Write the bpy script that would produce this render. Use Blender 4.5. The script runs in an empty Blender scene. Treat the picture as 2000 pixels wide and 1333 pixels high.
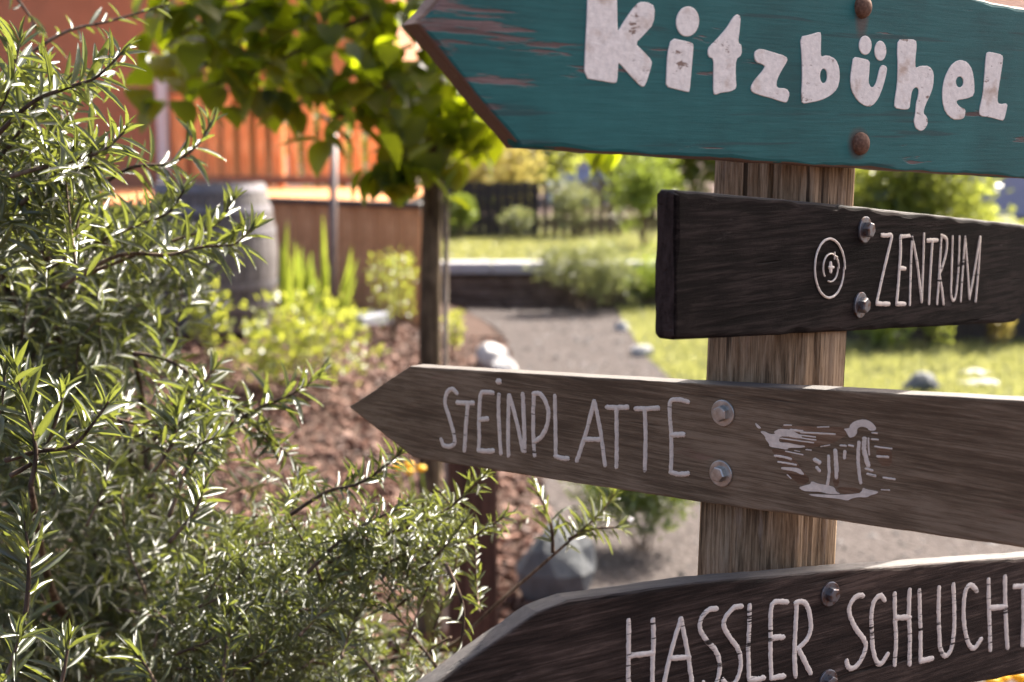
import bpy, bmesh, math, random
import numpy as np
from mathutils import Vector, Matrix

R = math.radians
rng = np.random.default_rng(11)
random.seed(5)
S = bpy.context.scene
COL = S.collection

# ---------------------------------------------------------------- camera, sky, sun, exposure
F = 2600.0                       # focal length in pixels of a 2000 px wide picture
CAM = Vector((0, 0, 1.5))
PITCH = math.atan((666.5 - 300) / F)
cd = bpy.data.cameras.new('camera')
cam = bpy.data.objects.new('camera', cd)
COL.objects.link(cam)
cam.location = CAM
cam.rotation_euler = (R(90) - PITCH, 0, 0)
cd.sensor_width = 36
cd.lens = F / 2000 * 36
cd.clip_start = 0.05
cd.clip_end = 3000
cd.dof.use_dof = True
cd.dof.focus_distance = 1.17
cd.dof.aperture_fstop = 5.6
cd.dof.aperture_blades = 9
S.camera = cam

SUN_AZ, SUN_EL = R(38), R(44)    # to the right of the view direction, above the horizon
W = bpy.data.worlds.new('World')
S.world = W
W.use_nodes = True
wn = W.node_tree.nodes
sky = wn.new('ShaderNodeTexSky')
sky.sky_type = 'NISHITA'
sky.sun_disc = False
sky.sun_elevation = SUN_EL
sky.sun_rotation = SUN_AZ        # clockwise from +Y
sky.air_density = 0.6
sky.dust_density = 6.0
sky.ozone_density = 0.1
bg = wn['Background']
bg.inputs[1].default_value = 0.115
W.node_tree.links.new(sky.outputs[0], bg.inputs[0])
sl = bpy.data.lights.new('sun', 'SUN')
sl.energy = 5.0
sl.angle = R(0.5)
sl.color = (1.0, 0.93, 0.82)
sun = bpy.data.objects.new('sun', sl)
COL.objects.link(sun)
SD = Vector((math.sin(SUN_AZ) * math.cos(SUN_EL), math.cos(SUN_AZ) * math.cos(SUN_EL), math.sin(SUN_EL)))
sun.rotation_euler = SD.to_track_quat('Z', 'Y').to_euler()
sun.location = SD * 30
vs = S.view_settings
vs.view_transform = 'Standard'
vs.look = 'None'
vs.exposure = 2.1
vs.gamma = 1.0
vs.use_curve_mapping = False
S.cycles.use_denoising = True
S.cycles.max_bounces = 8
S.cycles.diffuse_bounces = 4
S.cycles.sample_clamp_indirect = 8

# ---------------------------------------------------------------- picture rays
FW = Vector((0, math.cos(PITCH), -math.sin(PITCH)))
UP = Vector((0, math.sin(PITCH), math.cos(PITCH)))
RT = Vector((1, 0, 0))
def ray(px, py):
    return FW + RT * ((px - 1000) / F) + UP * ((666.5 - py) / F)
def at(px, py, d):
    """point at depth d along the view axis"""
    return CAM + ray(px, py) * d
def aty(px, py, y):
    r = ray(px, py)
    return CAM + r * (y / r.y)
def sm(a, b, x):
    t = np.clip((x - a) / (b - a), 0, 1)
    return t * t * (3 - 2 * t)
def gh(x, y):
    """height of the garden ground"""
    x = np.asarray(x, float); y = np.asarray(y, float)
    bed = 0.42 * np.clip((-0.35 - x) / 1.5, 0, 1) * sm(4.5, 9, y)
    fine = 0.02 * np.sin(x * 3.1 + y * 1.3) * np.sin(y * 2.3 - x) * np.where(x < -0.1, 1, 0.25)
    return bed + fine
def gnd(px, py, lift=0.0):
    """where the ray of a pixel meets the ground"""
    r = ray(px, py)
    lo = 1.0
    t = lo
    while t < 60:
        p = CAM + r * t
        if p.z <= float(gh(p.x, p.y)) + lift:
            break
        t += 0.01
    return CAM + r * t

# ---------------------------------------------------------------- materials
def mat(name):
    m = bpy.data.materials.new(name)
    m.use_nodes = True
    nt = m.node_tree
    nt.nodes.clear()
    out = nt.nodes.new('ShaderNodeOutputMaterial')
    return m, nt, out
def node(nt, t, **kw):
    n = nt.nodes.new(t)
    for k, v in kw.items():
        if k.startswith('i_'):
            n.inputs[k[2:].replace('_', ' ')].default_value = v
        else:
            setattr(n, k, v)
    return n
def ramp(nt, stops, src):
    r = nt.nodes.new('ShaderNodeValToRGB')
    e = r.color_ramp.elements
    while len(e) < len(stops):
        e.new(0.5)
    for k, (p, c) in enumerate(stops):
        e[k].position = p
        e[k].color = (*c, 1) if len(c) == 3 else c
    nt.links.new(src, r.inputs[0])
    return r
def coords(nt, scale, kind='Object'):
    tc = nt.nodes.new('ShaderNodeTexCoord')
    mp = nt.nodes.new('ShaderNodeMapping')
    mp.inputs['Scale'].default_value = scale
    nt.links.new(tc.outputs[kind], mp.inputs[0])
    return mp.outputs[0]
def noise(nt, vec, scale=1.0, detail=5, rough=0.6, dist=0.0):
    n = nt.nodes.new('ShaderNodeTexNoise')
    n.inputs['Scale'].default_value = scale
    n.inputs['Detail'].default_value = detail
    n.inputs['Roughness'].default_value = rough
    n.inputs['Distortion'].default_value = dist
    nt.links.new(vec, n.inputs['Vector'])
    return n.outputs['Fac']
def mixc(nt, fac, a, b, mode='MIX'):
    m = nt.nodes.new('ShaderNodeMix')
    m.data_type = 'RGBA'
    m.blend_type = mode
    for s, v in ((m.inputs[0], fac), (m.inputs[6], a), (m.inputs[7], b)):
        if hasattr(v, 'is_output'):
            nt.links.new(v, s)
        elif isinstance(v, tuple):
            s.default_value = (*v, 1) if len(v) == 3 else v
        else:
            s.default_value = v
    return m.outputs[2]
def mth(nt, op, a, b=None, c=None):
    m = nt.nodes.new('ShaderNodeMath')
    m.operation = op
    for k, v in enumerate((a, b, c)):
        if v is None:
            continue
        if hasattr(v, 'is_output'):
            nt.links.new(v, m.inputs[k])
        else:
            m.inputs[k].default_value = v
    return m.outputs[0]
def bump(nt, h, strength=0.3, dist=0.002):
    b = nt.nodes.new('ShaderNodeBump')
    b.inputs['Strength'].default_value = strength
    b.inputs['Distance'].default_value = dist
    nt.links.new(h, b.inputs['Height'])
    return b.outputs[0]
def princ(nt, out, col, rough=0.7, spec=0.3, nrm=None, metal=0.0):
    p = nt.nodes.new('ShaderNodeBsdfPrincipled')
    for s, v in ((p.inputs['Base Color'], col), (p.inputs['Roughness'], rough), (p.inputs['Metallic'], metal)):
        if hasattr(v, 'is_output'):
            nt.links.new(v, s)
        elif isinstance(v, tuple):
            s.default_value = (*v, 1)
        else:
            s.default_value = v
    p.inputs['Specular IOR Level'].default_value = spec
    if nrm is not None:
        nt.links.new(nrm, p.inputs['Normal'])
    if out is not None:
        nt.links.new(p.outputs[0], out.inputs[0])
    return p

def grain_nodes(nt, axis, seed=0.0, fine=300.0):
    """wood figure that runs along an axis: broad bands, fine lines, and long splits"""
    def sc(along, across):
        v = [across] * 3
        v['xyz'.index(axis)] = along
        return tuple(v)
    tc = nt.nodes.new('ShaderNodeTexCoord')
    ad = nt.nodes.new('ShaderNodeVectorMath')
    ad.operation = 'ADD'
    ad.inputs[1].default_value = (seed, seed * 1.7, seed * 0.6)
    nt.links.new(tc.outputs['Object'], ad.inputs[0])
    def mp(s):
        m = nt.nodes.new('ShaderNodeMapping')
        m.inputs['Scale'].default_value = s
        nt.links.new(ad.outputs[0], m.inputs[0])
        return m.outputs[0]
    broad = noise(nt, mp(sc(2.2, 26)), 1, 4, 0.55, 0.6)
    line = noise(nt, mp(sc(fine / 22, fine)), 1, 7, 0.75, 0.2)
    split = noise(nt, mp(sc(5, 120)), 1, 3, 0.5, 0.3)
    blotch = noise(nt, mp((9, 9, 9)), 1, 4, 0.6)
    return broad, line, split, blotch, mp

def wood(name, dark, mid, light, axis='x', seed=0.0, rough=0.72, spec=0.25, fine=300.0, splits=0.33, bstr=0.5, worn=None, lit_top=None):
    m, nt, out = mat(name)
    broad, line, split, blotch, mp = grain_nodes(nt, axis, seed, fine)
    f = mth(nt, 'MULTIPLY_ADD', line, 0.72, mth(nt, 'MULTIPLY_ADD', broad, 0.36, mth(nt, 'MULTIPLY_ADD', blotch, 0.32, -0.2)))
    c = ramp(nt, [(0.40, dark), (0.5, mid), (0.60, light)], f).outputs[0]
    sp = ramp(nt, [(splits - 0.05, (1, 1, 1)), (splits + 0.02, (0, 0, 0))], split).outputs[0]
    c = mixc(nt, mth(nt, 'MULTIPLY', sp, 0.85), c, tuple(v * 0.22 for v in dark))
    if worn:
        wl, wcol = worn
        v = [60.0] * 3
        v['xyz'.index(axis)] = 12.0
        w = noise(nt, mp(tuple(v)), 1, 5, 0.65, 0.2)
        wm = ramp(nt, [(wl, (0, 0, 0)), (wl + 0.07, (1, 1, 1))], w).outputs[0]
        c = mixc(nt, mth(nt, 'MULTIPLY', wm, 0.6), c, wcol)
    rg = rough
    if lit_top:                                        # sunlit tops put into the colour: up-facing faces painted paler grey
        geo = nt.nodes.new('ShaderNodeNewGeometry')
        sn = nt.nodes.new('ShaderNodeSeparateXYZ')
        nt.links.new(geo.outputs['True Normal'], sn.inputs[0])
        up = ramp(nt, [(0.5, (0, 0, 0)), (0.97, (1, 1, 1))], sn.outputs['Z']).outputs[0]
        c = mixc(nt, mth(nt, 'MULTIPLY', up, 0.85), c, ramp(nt, [(0.3, tuple(v * .6 for v in lit_top)), (0.65, lit_top)], line).outputs[0])
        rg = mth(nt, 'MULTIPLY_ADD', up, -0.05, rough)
        vt = nt.nodes.new('ShaderNodeVectorTransform'); vt.vector_type = 'NORMAL'; vt.convert_from = 'WORLD'; vt.convert_to = 'OBJECT'
        nt.links.new(geo.outputs['True Normal'], vt.inputs[0])
        sx_ = nt.nodes.new('ShaderNodeSeparateXYZ'); nt.links.new(vt.outputs[0], sx_.inputs[0])
        end = mth(nt, 'LESS_THAN', sx_.outputs['X'], -0.75)
        eg = noise(nt, mp((40, 160, 60)), 1, 4, 0.7)
        c = mixc(nt, end, c, ramp(nt, [(0.3, tuple(v * 2.2 for v in mid)), (0.7, tuple(v * 2.2 for v in light))], eg).outputs[0])
    h = mth(nt, 'SUBTRACT', mth(nt, 'MULTIPLY_ADD', broad, 0.4, line), mth(nt, 'MULTIPLY', sp, 1.2))
    pb_ = princ(nt, out, c, rg, spec, bump(nt, h, bstr, 0.0015))
    if lit_top:
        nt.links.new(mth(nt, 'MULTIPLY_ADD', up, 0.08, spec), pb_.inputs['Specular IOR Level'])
    return m

def plain(name, col, rough=0.7, spec=0.3, metal=0.0, var=0.15, scale=30.0, bstr=0.15, bdist=0.002):
    m, nt, out = mat(name)
    v = coords(nt, (scale,) * 3)
    n = noise(nt, v, 1, 5, 0.6)
    c = ramp(nt, [(0.25, tuple(x * (1 - var) for x in col)), (0.75, tuple(min(1, x * (1 + var)) for x in col))], n).outputs[0]
    princ(nt, out, c, rough, spec, bump(nt, n, bstr, bdist), metal)
    return m

def leaf_mat(name, cols, under=None, rough=0.35, spec=0.5, trans=0.45, tcol=None):
    m, nt, out = mat(name)
    geo = nt.nodes.new('ShaderNodeNewGeometry')
    oi = nt.nodes.new('ShaderNodeObjectInfo')
    r = mth(nt, 'FRACT', mth(nt, 'ADD', geo.outputs['Random Per Island'], oi.outputs['Random']))
    c = ramp(nt, [(k / max(1, len(cols) - 1), cc) for k, cc in enumerate(cols)], r).outputs[0]
    vein = noise(nt, coords(nt, (60, 60, 60)), 1, 3, 0.5)
    c = mixc(nt, 0.25, c, ramp(nt, [(0.3, (0.5, 0.5, 0.5)), (0.7, (1.3, 1.3, 1.3))], vein).outputs[0], 'MULTIPLY')
    ct = c if under is None else mixc(nt, geo.outputs['Backfacing'], c, under)
    p = princ(nt, None, ct, rough, spec)
    t = nt.nodes.new('ShaderNodeBsdfTranslucent')
    tc = mixc(nt, 0.75, c, tcol) if tcol else c
    nt.links.new(tc, t.inputs[0])
    mx = nt.nodes.new('ShaderNodeMixShader')
    mx.inputs[0].default_value = trans
    nt.links.new(p.outputs[0], mx.inputs[1])
    nt.links.new(t.outputs[0], mx.inputs[2])
    nt.links.new(mx.outputs[0], out.inputs[0])
    return m

# ---------------------------------------------------------------- object helpers
def tag(o, label=None, cat=None, group=None, kind=None):
    for k, v in (('label', label), ('category', cat), ('group', group), ('kind', kind)):
        if v:
            o[k] = v
    return o
def empty(name, loc, label, cat, group=None, rz=0.0):
    o = bpy.data.objects.new(name, None)
    COL.objects.link(o)
    o.location = loc
    o.rotation_euler = (0, 0, rz)
    o.empty_display_size = 0.05
    return tag(o, label, cat, group)
def link(name, me, m, parent=None, loc=None):
    o = bpy.data.objects.new(name, me)
    COL.objects.link(o)
    if m is not None and len(me.materials) == 0:
        me.materials.append(m)
    if parent is not None:
        o.parent = parent
    if loc is not None:
        o.location = loc
    return o
def mesh_from(name, v, f, smooth=False):
    me = bpy.data.meshes.new(name)
    me.from_pydata([tuple(p) for p in v], [], f)
    if smooth:
        me.polygons.foreach_set('use_smooth', np.ones(len(me.polygons), bool))
    me.update()
    return me
def tris_mesh(name, V, T, smooth=True):
    """fast triangle mesh from numpy arrays"""
    me = bpy.data.meshes.new(name)
    V = np.ascontiguousarray(V, np.float32); T = np.ascontiguousarray(T, np.int32)
    me.vertices.add(len(V)); me.vertices.foreach_set('co', V.ravel())
    me.loops.add(T.size); me.loops.foreach_set('vertex_index', T.ravel())
    me.polygons.add(len(T)); me.polygons.foreach_set('loop_start', np.arange(0, T.size, 3, dtype=np.int32))
    me.polygons.foreach_set('use_smooth', np.full(len(T), smooth, bool))
    me.update(calc_edges=True)
    return me
def bm_mesh(name, bm, smooth=False):
    me = bpy.data.meshes.new(name)
    bmesh.ops.recalc_face_normals(bm, faces=bm.faces)
    bm.to_mesh(me)
    bm.free()
    if smooth:
        me.polygons.foreach_set('use_smooth', np.ones(len(me.polygons), bool))
    return me
def box_mesh(name, sx, sy, sz, bev=0.003, base=True):
    """box centred in x and y that stands on z=0"""
    bm = bmesh.new()
    bmesh.ops.create_cube(bm, size=1)
    for v in bm.verts:
        v.co = Vector((v.co.x * sx, v.co.y * sy, (v.co.z + (0.5 if base else 0)) * sz))
    if bev:
        bmesh.ops.bevel(bm, geom=list(bm.edges), offset=bev, segments=1, affect='EDGES')
    return bm_mesh(name, bm)
def tube(path, rad, seg=8, cap=True):
    P = [Vector(p) for p in path]
    v, f = [], []
    prev = None
    for k, p in enumerate(P):
        t = (P[min(k + 1, len(P) - 1)] - P[max(k - 1, 0)]).normalized()
        a = prev if prev is not None else (Vector((0, 0, 1)) if abs(t.z) < 0.9 else Vector((1, 0, 0)))
        u = (a - t * a.dot(t)).normalized()
        prev = u
        w = t.cross(u)
        r = rad[k] if hasattr(rad, '__len__') else rad
        for s in range(seg):
            an = 2 * math.pi * s / seg
            v.append(p + (u * math.cos(an) + w * math.sin(an)) * r)
    for k in range(len(P) - 1):
        for s in range(seg):
            a, b = k * seg + s, k * seg + (s + 1) % seg
            f.append((a, b, b + seg, a + seg))
    if cap:
        f.append(tuple(range(seg))[::-1])
        f.append(tuple(range((len(P) - 1) * seg, len(P) * seg)))
    return v, f
def tube_obj(name, path, rad, m, parent, base=Vector((0, 0, 0)), seg=8):
    v, f = tube([Vector(p) - base for p in path], rad, seg)
    return link(name, mesh_from(name, v, f, True), m, parent)
def join_vf(lst):
    V, Fc = [], []
    for v, f in lst:
        o = len(V)
        V += list(v)
        Fc += [tuple(i + o for i in q) for q in f]
    return V, Fc
def smooth_path(pts, n=6):
    """Catmull-Rom through points"""
    P = [Vector(p) for p in pts]
    if len(P) < 3:
        return [P[0].lerp(P[-1], t / n) for t in range(n + 1)]
    out = []
    for k in range(len(P) - 1):
        p0, p1, p2, p3 = P[max(k - 1, 0)], P[k], P[k + 1], P[min(k + 2, len(P) - 1)]
        for s in range(n):
            t = s / n
            out.append(0.5 * ((2 * p1) + (p2 - p0) * t + (2 * p0 - 5 * p1 + 4 * p2 - p3) * t * t + (3 * p1 - p0 - 3 * p2 + p3) * t ** 3))
    out.append(P[-1])
    return out

# ---------------------------------------------------------------- leaves
def leaf_template(profile, fold=0.25, curl=0.12):
    """profile: list of (t along the leaf, half width); width and length are both 1"""
    V, T = [(0, 0, 0)], []
    secs = [p for p in profile if 0 < p[0] < 1]
    for t, w in secs:
        z = -curl * t * t
        V += [(-w, t, z + fold * w), (0, t, z), (w, t, z + fold * w)]
    V.append((0, 1, -curl))
    last = len(V) - 1
    T += [(0, 2, 1), (0, 3, 2)]
    for k in range(len(secs) - 1):
        a, b = 1 + 3 * k, 4 + 3 * k
        T += [(a, a + 1, b + 1), (a, b + 1, b), (a + 1, a + 2, b + 2), (a + 1, b + 2, b + 1)]
    a = 1 + 3 * (len(secs) - 1)
    T += [(a, a + 1, last), (a + 1, a + 2, last)]
    return np.array(V, float), np.array(T, int)
LANCE = leaf_template([(0.12, 0.28), (0.35, 0.48), (0.62, 0.46), (0.85, 0.25)], 0.18, 0.10)
OVAL = leaf_template([(0.15, 0.3), (0.45, 0.5), (0.75, 0.36)], 0.3, 0.12)
HEART = leaf_template([(0.03, 0.26), (0.14, 0.45), (0.34, 0.5), (0.58, 0.4), (0.8, 0.2), (0.93, 0.06)], 0.22, 0.2)

class Leaves:
    def __init__(self):
        self.p, self.d, self.n, self.l, self.w = [], [], [], [], []
    def add(self, p, d, n, l, w):
        self.p.append(tuple(p)); self.d.append(tuple(d)); self.n.append(tuple(n)); self.l.append(l); self.w.append(w)
    def arrays(self):
        P, D, N = np.array(self.p), np.array(self.d), np.array(self.n)
        D /= np.linalg.norm(D, axis=1)[:, None] + 1e-9
        N = N - D * (N * D).sum(1)[:, None]
        N /= np.linalg.norm(N, axis=1)[:, None] + 1e-9
        Sd = np.cross(D, N)
        return P, D, N, Sd, np.array(self.l), np.array(self.w)
    def emit(self, parent, tmpl, m, n_parts=0, leaf_name='leaf', mass_name='foliage', margin=60):
        base = np.array(parent.location) if parent is not None else np.zeros(3)
        P, D, N, Sd, L, Wd = self.arrays()
        V, T = tmpl
        rel = P - np.array(CAM)
        dep = rel @ np.array(FW)
        px = 1000 + F * rel[:, 0] / np.maximum(dep, .1)
        py = 666.5 - F * (rel @ np.array(UP)) / np.maximum(dep, .1)
        inview = (px > -margin) & (px < 2000 + margin) & (py > -margin) & (py < 1333 + margin)
        key = np.where(inview, dep / (L + 0.3 * Wd), 1e6)
        order = np.argsort(key)
        parts = [i for i in order[:n_parts] if inview[i]]
        rest = np.setdiff1d(np.arange(len(P)), parts)
        if parts:
            tm = tris_mesh(leaf_name, V, T)
            tm.materials.append(m)
            for i in parts:
                o = bpy.data.objects.new(leaf_name, tm)
                COL.objects.link(o)
                o.parent = parent
                M = Matrix.Identity(4)
                for r_ in range(3):
                    M[r_][0] = Sd[i][r_] * Wd[i]
                    M[r_][1] = D[i][r_] * L[i]
                    M[r_][2] = N[i][r_] * L[i]
                    M[r_][3] = P[i][r_] - base[r_]
                o.matrix_basis = M
        if len(rest):
            Pb = P[rest] - base
            G = (Pb[:, None, :] + Sd[rest][:, None, :] * (V[None, :, 0:1] * Wd[rest][:, None, None])
                 + D[rest][:, None, :] * (V[None, :, 1:2] * L[rest][:, None, None]) + N[rest][:, None, :] * (V[None, :, 2:3] * L[rest][:, None, None]))
            k = len(V)
            TT = (T[None] + (np.arange(len(rest)) * k)[:, None, None]).reshape(-1, 3)
            me = tris_mesh(mass_name, G.reshape(-1, 3), TT)
            o = link(mass_name, me, m, parent)
            o['kind'] = 'stuff'
            return o

def rdir(spread_up=0.0):
    v = Vector(rng.normal(size=3))
    v.z += spread_up
    return v.normalized()

# =================================================================================== SETTING
# ground
def ground_sheet():
    xs = np.unique(np.concatenate([[-900, -300, -100, -40, -15], np.arange(-6, 8.01, 0.2), [12, 25, 60, 150, 400, 900]]))
    ys = np.unique(np.concatenate([[-60, -20, -6, -2], np.arange(0, 13.01, 0.2), [16, 20, 30, 60, 120, 300, 1500]]))
    X, Y = np.meshgrid(xs, ys)
    fade = (1 - sm(6, 14, np.abs(X))) * (1 - sm(13, 16, Y))
    Z = gh(X, Y) * fade
    V = np.stack([X, Y, Z], -1).reshape(-1, 3)
    nx = len(xs)
    f = [(j * nx + i, j * nx + i + 1, (j + 1) * nx + i + 1, (j + 1) * nx + i) for j in range(len(ys) - 1) for i in range(nx - 1)]
    return mesh_from('ground', V, f, True)
m, nt, out = mat('garden_soil')
v = coords(nt, (1, 1, 1))
n1 = noise(nt, v, 9, 8, 0.7); n2 = noise(nt, v, 45, 6, 0.7)
c = ramp(nt, [(0.3, (0.022, 0.012, 0.008)), (0.55, (0.065, 0.034, 0.023)), (0.8, (0.12, 0.068, 0.048))], mth(nt, 'MULTIPLY_ADD', n2, 0.5, mth(nt, 'MULTIPLY', n1, 0.5))).outputs[0]
princ(nt, out, c, 0.9, 0.2, bump(nt, n2, 0.8, 0.03))
tag(link('ground', ground_sheet(), m), kind='structure')

# gravel path and lawns: sheets a little above the ground, cut from outlines on the ground
def sheet(name, outline, lift, m, step=0.25, z=None):
    from mathutils.geometry import tessellate_polygon
    bm = bmesh.new()
    vs_ = [bm.verts.new((x, y, 0)) for x, y in outline]
    fc = bm.faces.new(vs_)
    bmesh.ops.triangulate(bm, faces=[fc])
    for _ in range(7):
        lg = [e for e in bm.edges if e.calc_length() > step * 2]
        if not lg:
            break
        bmesh.ops.subdivide_edges(bm, edges=lg, cuts=1)
        bmesh.ops.triangulate(bm, faces=[q for q in bm.faces if len(q.verts) > 3])
    for v_ in bm.verts:
        v_.co.z = (float(gh(v_.co.x, v_.co.y)) if z is None else z) + lift
    for q in bm.faces:
        if q.normal.z < 0:
            q.normal_flip()
    bm.normal_update()
    me = bpy.data.meshes.new(name)
    bm.to_mesh(me); bm.free()
    me.polygons.foreach_set('use_smooth', np.ones(len(me.polygons), bool))
    return link(name, me, m)
def gp(lst):
    return [(gnd(px, py).x, gnd(px, py).y) for px, py in lst]
PATH_L = gp([(905, 603), (945, 628), (985, 660), (1003, 720), (1028, 820), (1052, 920), (1078, 1010), (1130, 1110), (1180, 1250)])
PATH_R = gp([(1205, 603), (1222, 640), (1262, 700), (1310, 745), (1420, 810), (1560, 860), (1800, 930)])
path_out = PATH_L + [(0.45, 2.0), (6.0, 2.0), (6.0, 6.2)] + PATH_R[::-1]
m, nt, out = mat('gravel')
v = coords(nt, (1, 1, 1))
n1 = noise(nt, v, 3, 5, 0.6); n2 = noise(nt, v, 70, 4, 0.7)
vo = node(nt, 'ShaderNodeTexVoronoi'); vo.inputs['Scale'].default_value = 42; nt.links.new(v, vo.inputs['Vector'])
c = mixc(nt, 0.5, ramp(nt, [(0.25, (0.036, 0.030, 0.028)), (0.7, (0.092, 0.079, 0.075))], mth(nt, 'MULTIPLY_ADD', n2, 0.6, mth(nt, 'MULTIPLY', n1, 0.4))).outputs[0],
         ramp(nt, [(0.0, (0.040, 0.034, 0.032)), (1.0, (0.102, 0.089, 0.085))], vo.outputs['Color']).outputs[0])
princ(nt, out, c, 0.95, 0.03, bump(nt, vo.outputs['Distance'], 0.6, 0.02))
M_GRAVEL = m
tag(sheet('gravel_path', path_out, 0.012, M_GRAVEL), kind='structure')

m, nt, out = mat('lawn_ground')
v = coords(nt, (1, 1, 1))
n1 = noise(nt, v, 2.0, 6, 0.65); n2 = noise(nt, v, 60, 5, 0.7)
c = ramp(nt, [(0.3, (0.09, 0.10, 0.03)), (0.7, (0.19, 0.19, 0.07))], mth(nt, 'MULTIPLY_ADD', n2, 0.5, mth(nt, 'MULTIPLY', n1, 0.5))).outputs[0]
princ(nt, out, c, 0.9, 0.15, bump(nt, n2, 0.8, 0.03))
M_LAWN = m
lawn_out = PATH_R + [(6.0, 6.2), (9.0, 6.2), (9.0, 13.4), (1.02, 13.05)]
tag(sheet('lawn', lawn_out, 0.006, M_LAWN, 0.4), kind='structure')
TER_Y, TER_H = 13.1, 0.42
tag(sheet('terrace_lawn', [(-2.0, TER_Y + .02), (5.5, TER_Y + .3), (9, 24), (-6, 24), (-3.5, 18)], TER_H - 0.03, M_LAWN, 1.0, z=0.0), kind='structure')

def grass(name, label, inside, x0, x1, y0, y1, n, h, m, zf):
    X = rng.uniform(x0, x1, n); Y = rng.uniform(y0, y1, n)
    k = inside(X, Y)
    X, Y = X[k], Y[k]
    n = len(X)
    H = h * rng.uniform(0.5, 1.3, n)
    a = rng.uniform(0, 2 * np.pi, n); b = rng.uniform(0, 2 * np.pi, n)
    w = 0.0055 * rng.uniform(0.7, 1.5, n)
    lean = H * rng.uniform(0.2, 0.9, n)
    Z = zf(X, Y)
    base = np.stack([X, Y, Z], 1)
    s = np.stack([np.cos(a) * w, np.sin(a) * w, np.zeros(n)], 1)
    ld = np.stack([np.cos(b), np.sin(b), np.zeros(n)], 1)
    up = np.array([0, 0, 1.0])
    m1 = base + ld * (lean * 0.35)[:, None] + up * (H * 0.6)[:, None]
    tp = base + ld * lean[:, None] + up * H[:, None]
    V = np.stack([base - s, base + s, m1 - s * .8, m1 + s * .8, tp], 1).reshape(-1, 3)
    T = (np.array([[0, 1, 3], [0, 3, 2], [2, 3, 4]])[None] + (np.arange(n) * 5)[:, None, None]).reshape(-1, 3)
    o = link(name, tris_mesh(name, V, T), m)
    return tag(o, label, 'grass', kind='stuff')
M_GRASS = leaf_mat('grass_blade', [(0.11, 0.135, 0.035), (0.18, 0.19, 0.065), (0.26, 0.25, 0.12)], rough=0.4, spec=0.9, trans=0.38, tcol=(0.40, 0.40, 0.12))
def in_poly(poly):
    P = np.array(poly)
    def fn(X, Y):
        r = np.zeros(len(X), bool)
        j = len(P) - 1
        for i in range(len(P)):
            c_ = ((P[i, 1] > Y) != (P[j, 1] > Y)) & (X < (P[j, 0] - P[i, 0]) * (Y - P[i, 1]) / (P[j, 1] - P[i, 1] + 1e-12) + P[i, 0])
            r ^= c_
            j = i
        return r
    return fn
grass('lawn_grass', 'sunlit short grass on the lawn to the right of the gravel path', in_poly(lawn_out), 0.2, 6.0, 6.2, 13.0, 60000, 0.055, M_GRASS, lambda X, Y: gh(X, Y) + 0.004)
grass('terrace_grass', 'bright mown grass on the raised terrace behind the retaining wall', lambda X, Y: X > -2 - (Y - 13) * .5, -3.0, 4.0, 13.3, 18.5, 40000, 0.06, M_GRASS, lambda X, Y: X * 0 + TER_H - 0.035)

# bark mulch on the planting bed
def chips():
    n = 17000
    X = rng.uniform(-3.2, 0.75, n); Y = 2.2 + 8.6 * rng.uniform(0, 1, n) ** 1.15
    pin = in_poly(path_out)
    k = ~pin(X, Y)
    X, Y = X[k], Y[k]; n = len(X)
    L = rng.uniform(0.018, 0.06, n); Wd = L * rng.uniform(0.25, 0.6, n); H = rng.uniform(0.003, 0.010, n)
    A = rng.uniform(0, 2 * np.pi, n); tlt = rng.normal(0, 0.35, (n, 2))
    Z = gh(X, Y) + rng.uniform(0.003, 0.022, n)
    u = np.stack([np.cos(A), np.sin(A), tlt[:, 0]], 1); w = np.stack([-np.sin(A), np.cos(A), tlt[:, 1]], 1)
    nn = np.cross(u, w)
    c = np.stack([X, Y, Z], 1)
    cor = []
    for dz in (-1, 1):
        for sx, sy in ((-1, -.6), (1, -1), (.8, 1), (-.9, .8)):
            j = rng.uniform(.75, 1.1, n)
            cor.append(c + u * (sx * L / 2 * j)[:, None] + w * (sy * Wd / 2 * j)[:, None] + nn * (dz * H)[:, None])
    V = np.stack(cor, 1).reshape(-1, 3)
    q = [(4, 5, 6), (4, 6, 7), (0, 1, 5), (0, 5, 4), (1, 2, 6), (1, 6, 5), (2, 3, 7), (2, 7, 6), (3, 0, 4), (3, 4, 7)]
    T = (np.array(q)[None] + (np.arange(n) * 8)[:, None, None]).reshape(-1, 3)
    return tris_mesh('bark_mulch', V, T, False)
m, nt, out = mat('bark_chip')
geo = nt.nodes.new('ShaderNodeNewGeometry')
c = ramp(nt, [(0, (0.035, 0.014, 0.008)), (0.4, (0.09, 0.035, 0.020)), (0.8, (0.17, 0.075, 0.045)), (1, (0.30, 0.18, 0.135))], geo.outputs['Random Per Island']).outputs[0]
n1 = noise(nt, coords(nt, (120, 120, 120)), 1, 4, 0.6)
c = mixc(nt, 0.5, c, ramp(nt, [(0.3, (0.6, 0.6, 0.6)), (0.7, (1.2, 1.2, 1.2))], n1).outputs[0], 'MULTIPLY')
princ(nt, out, c, 0.75, 0.35, bump(nt, n1, 0.4, 0.003))
tag(link('bark_mulch', chips(), m), 'reddish brown bark chips covering the planting bed left of the path', 'mulch', kind='stuff')

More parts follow.
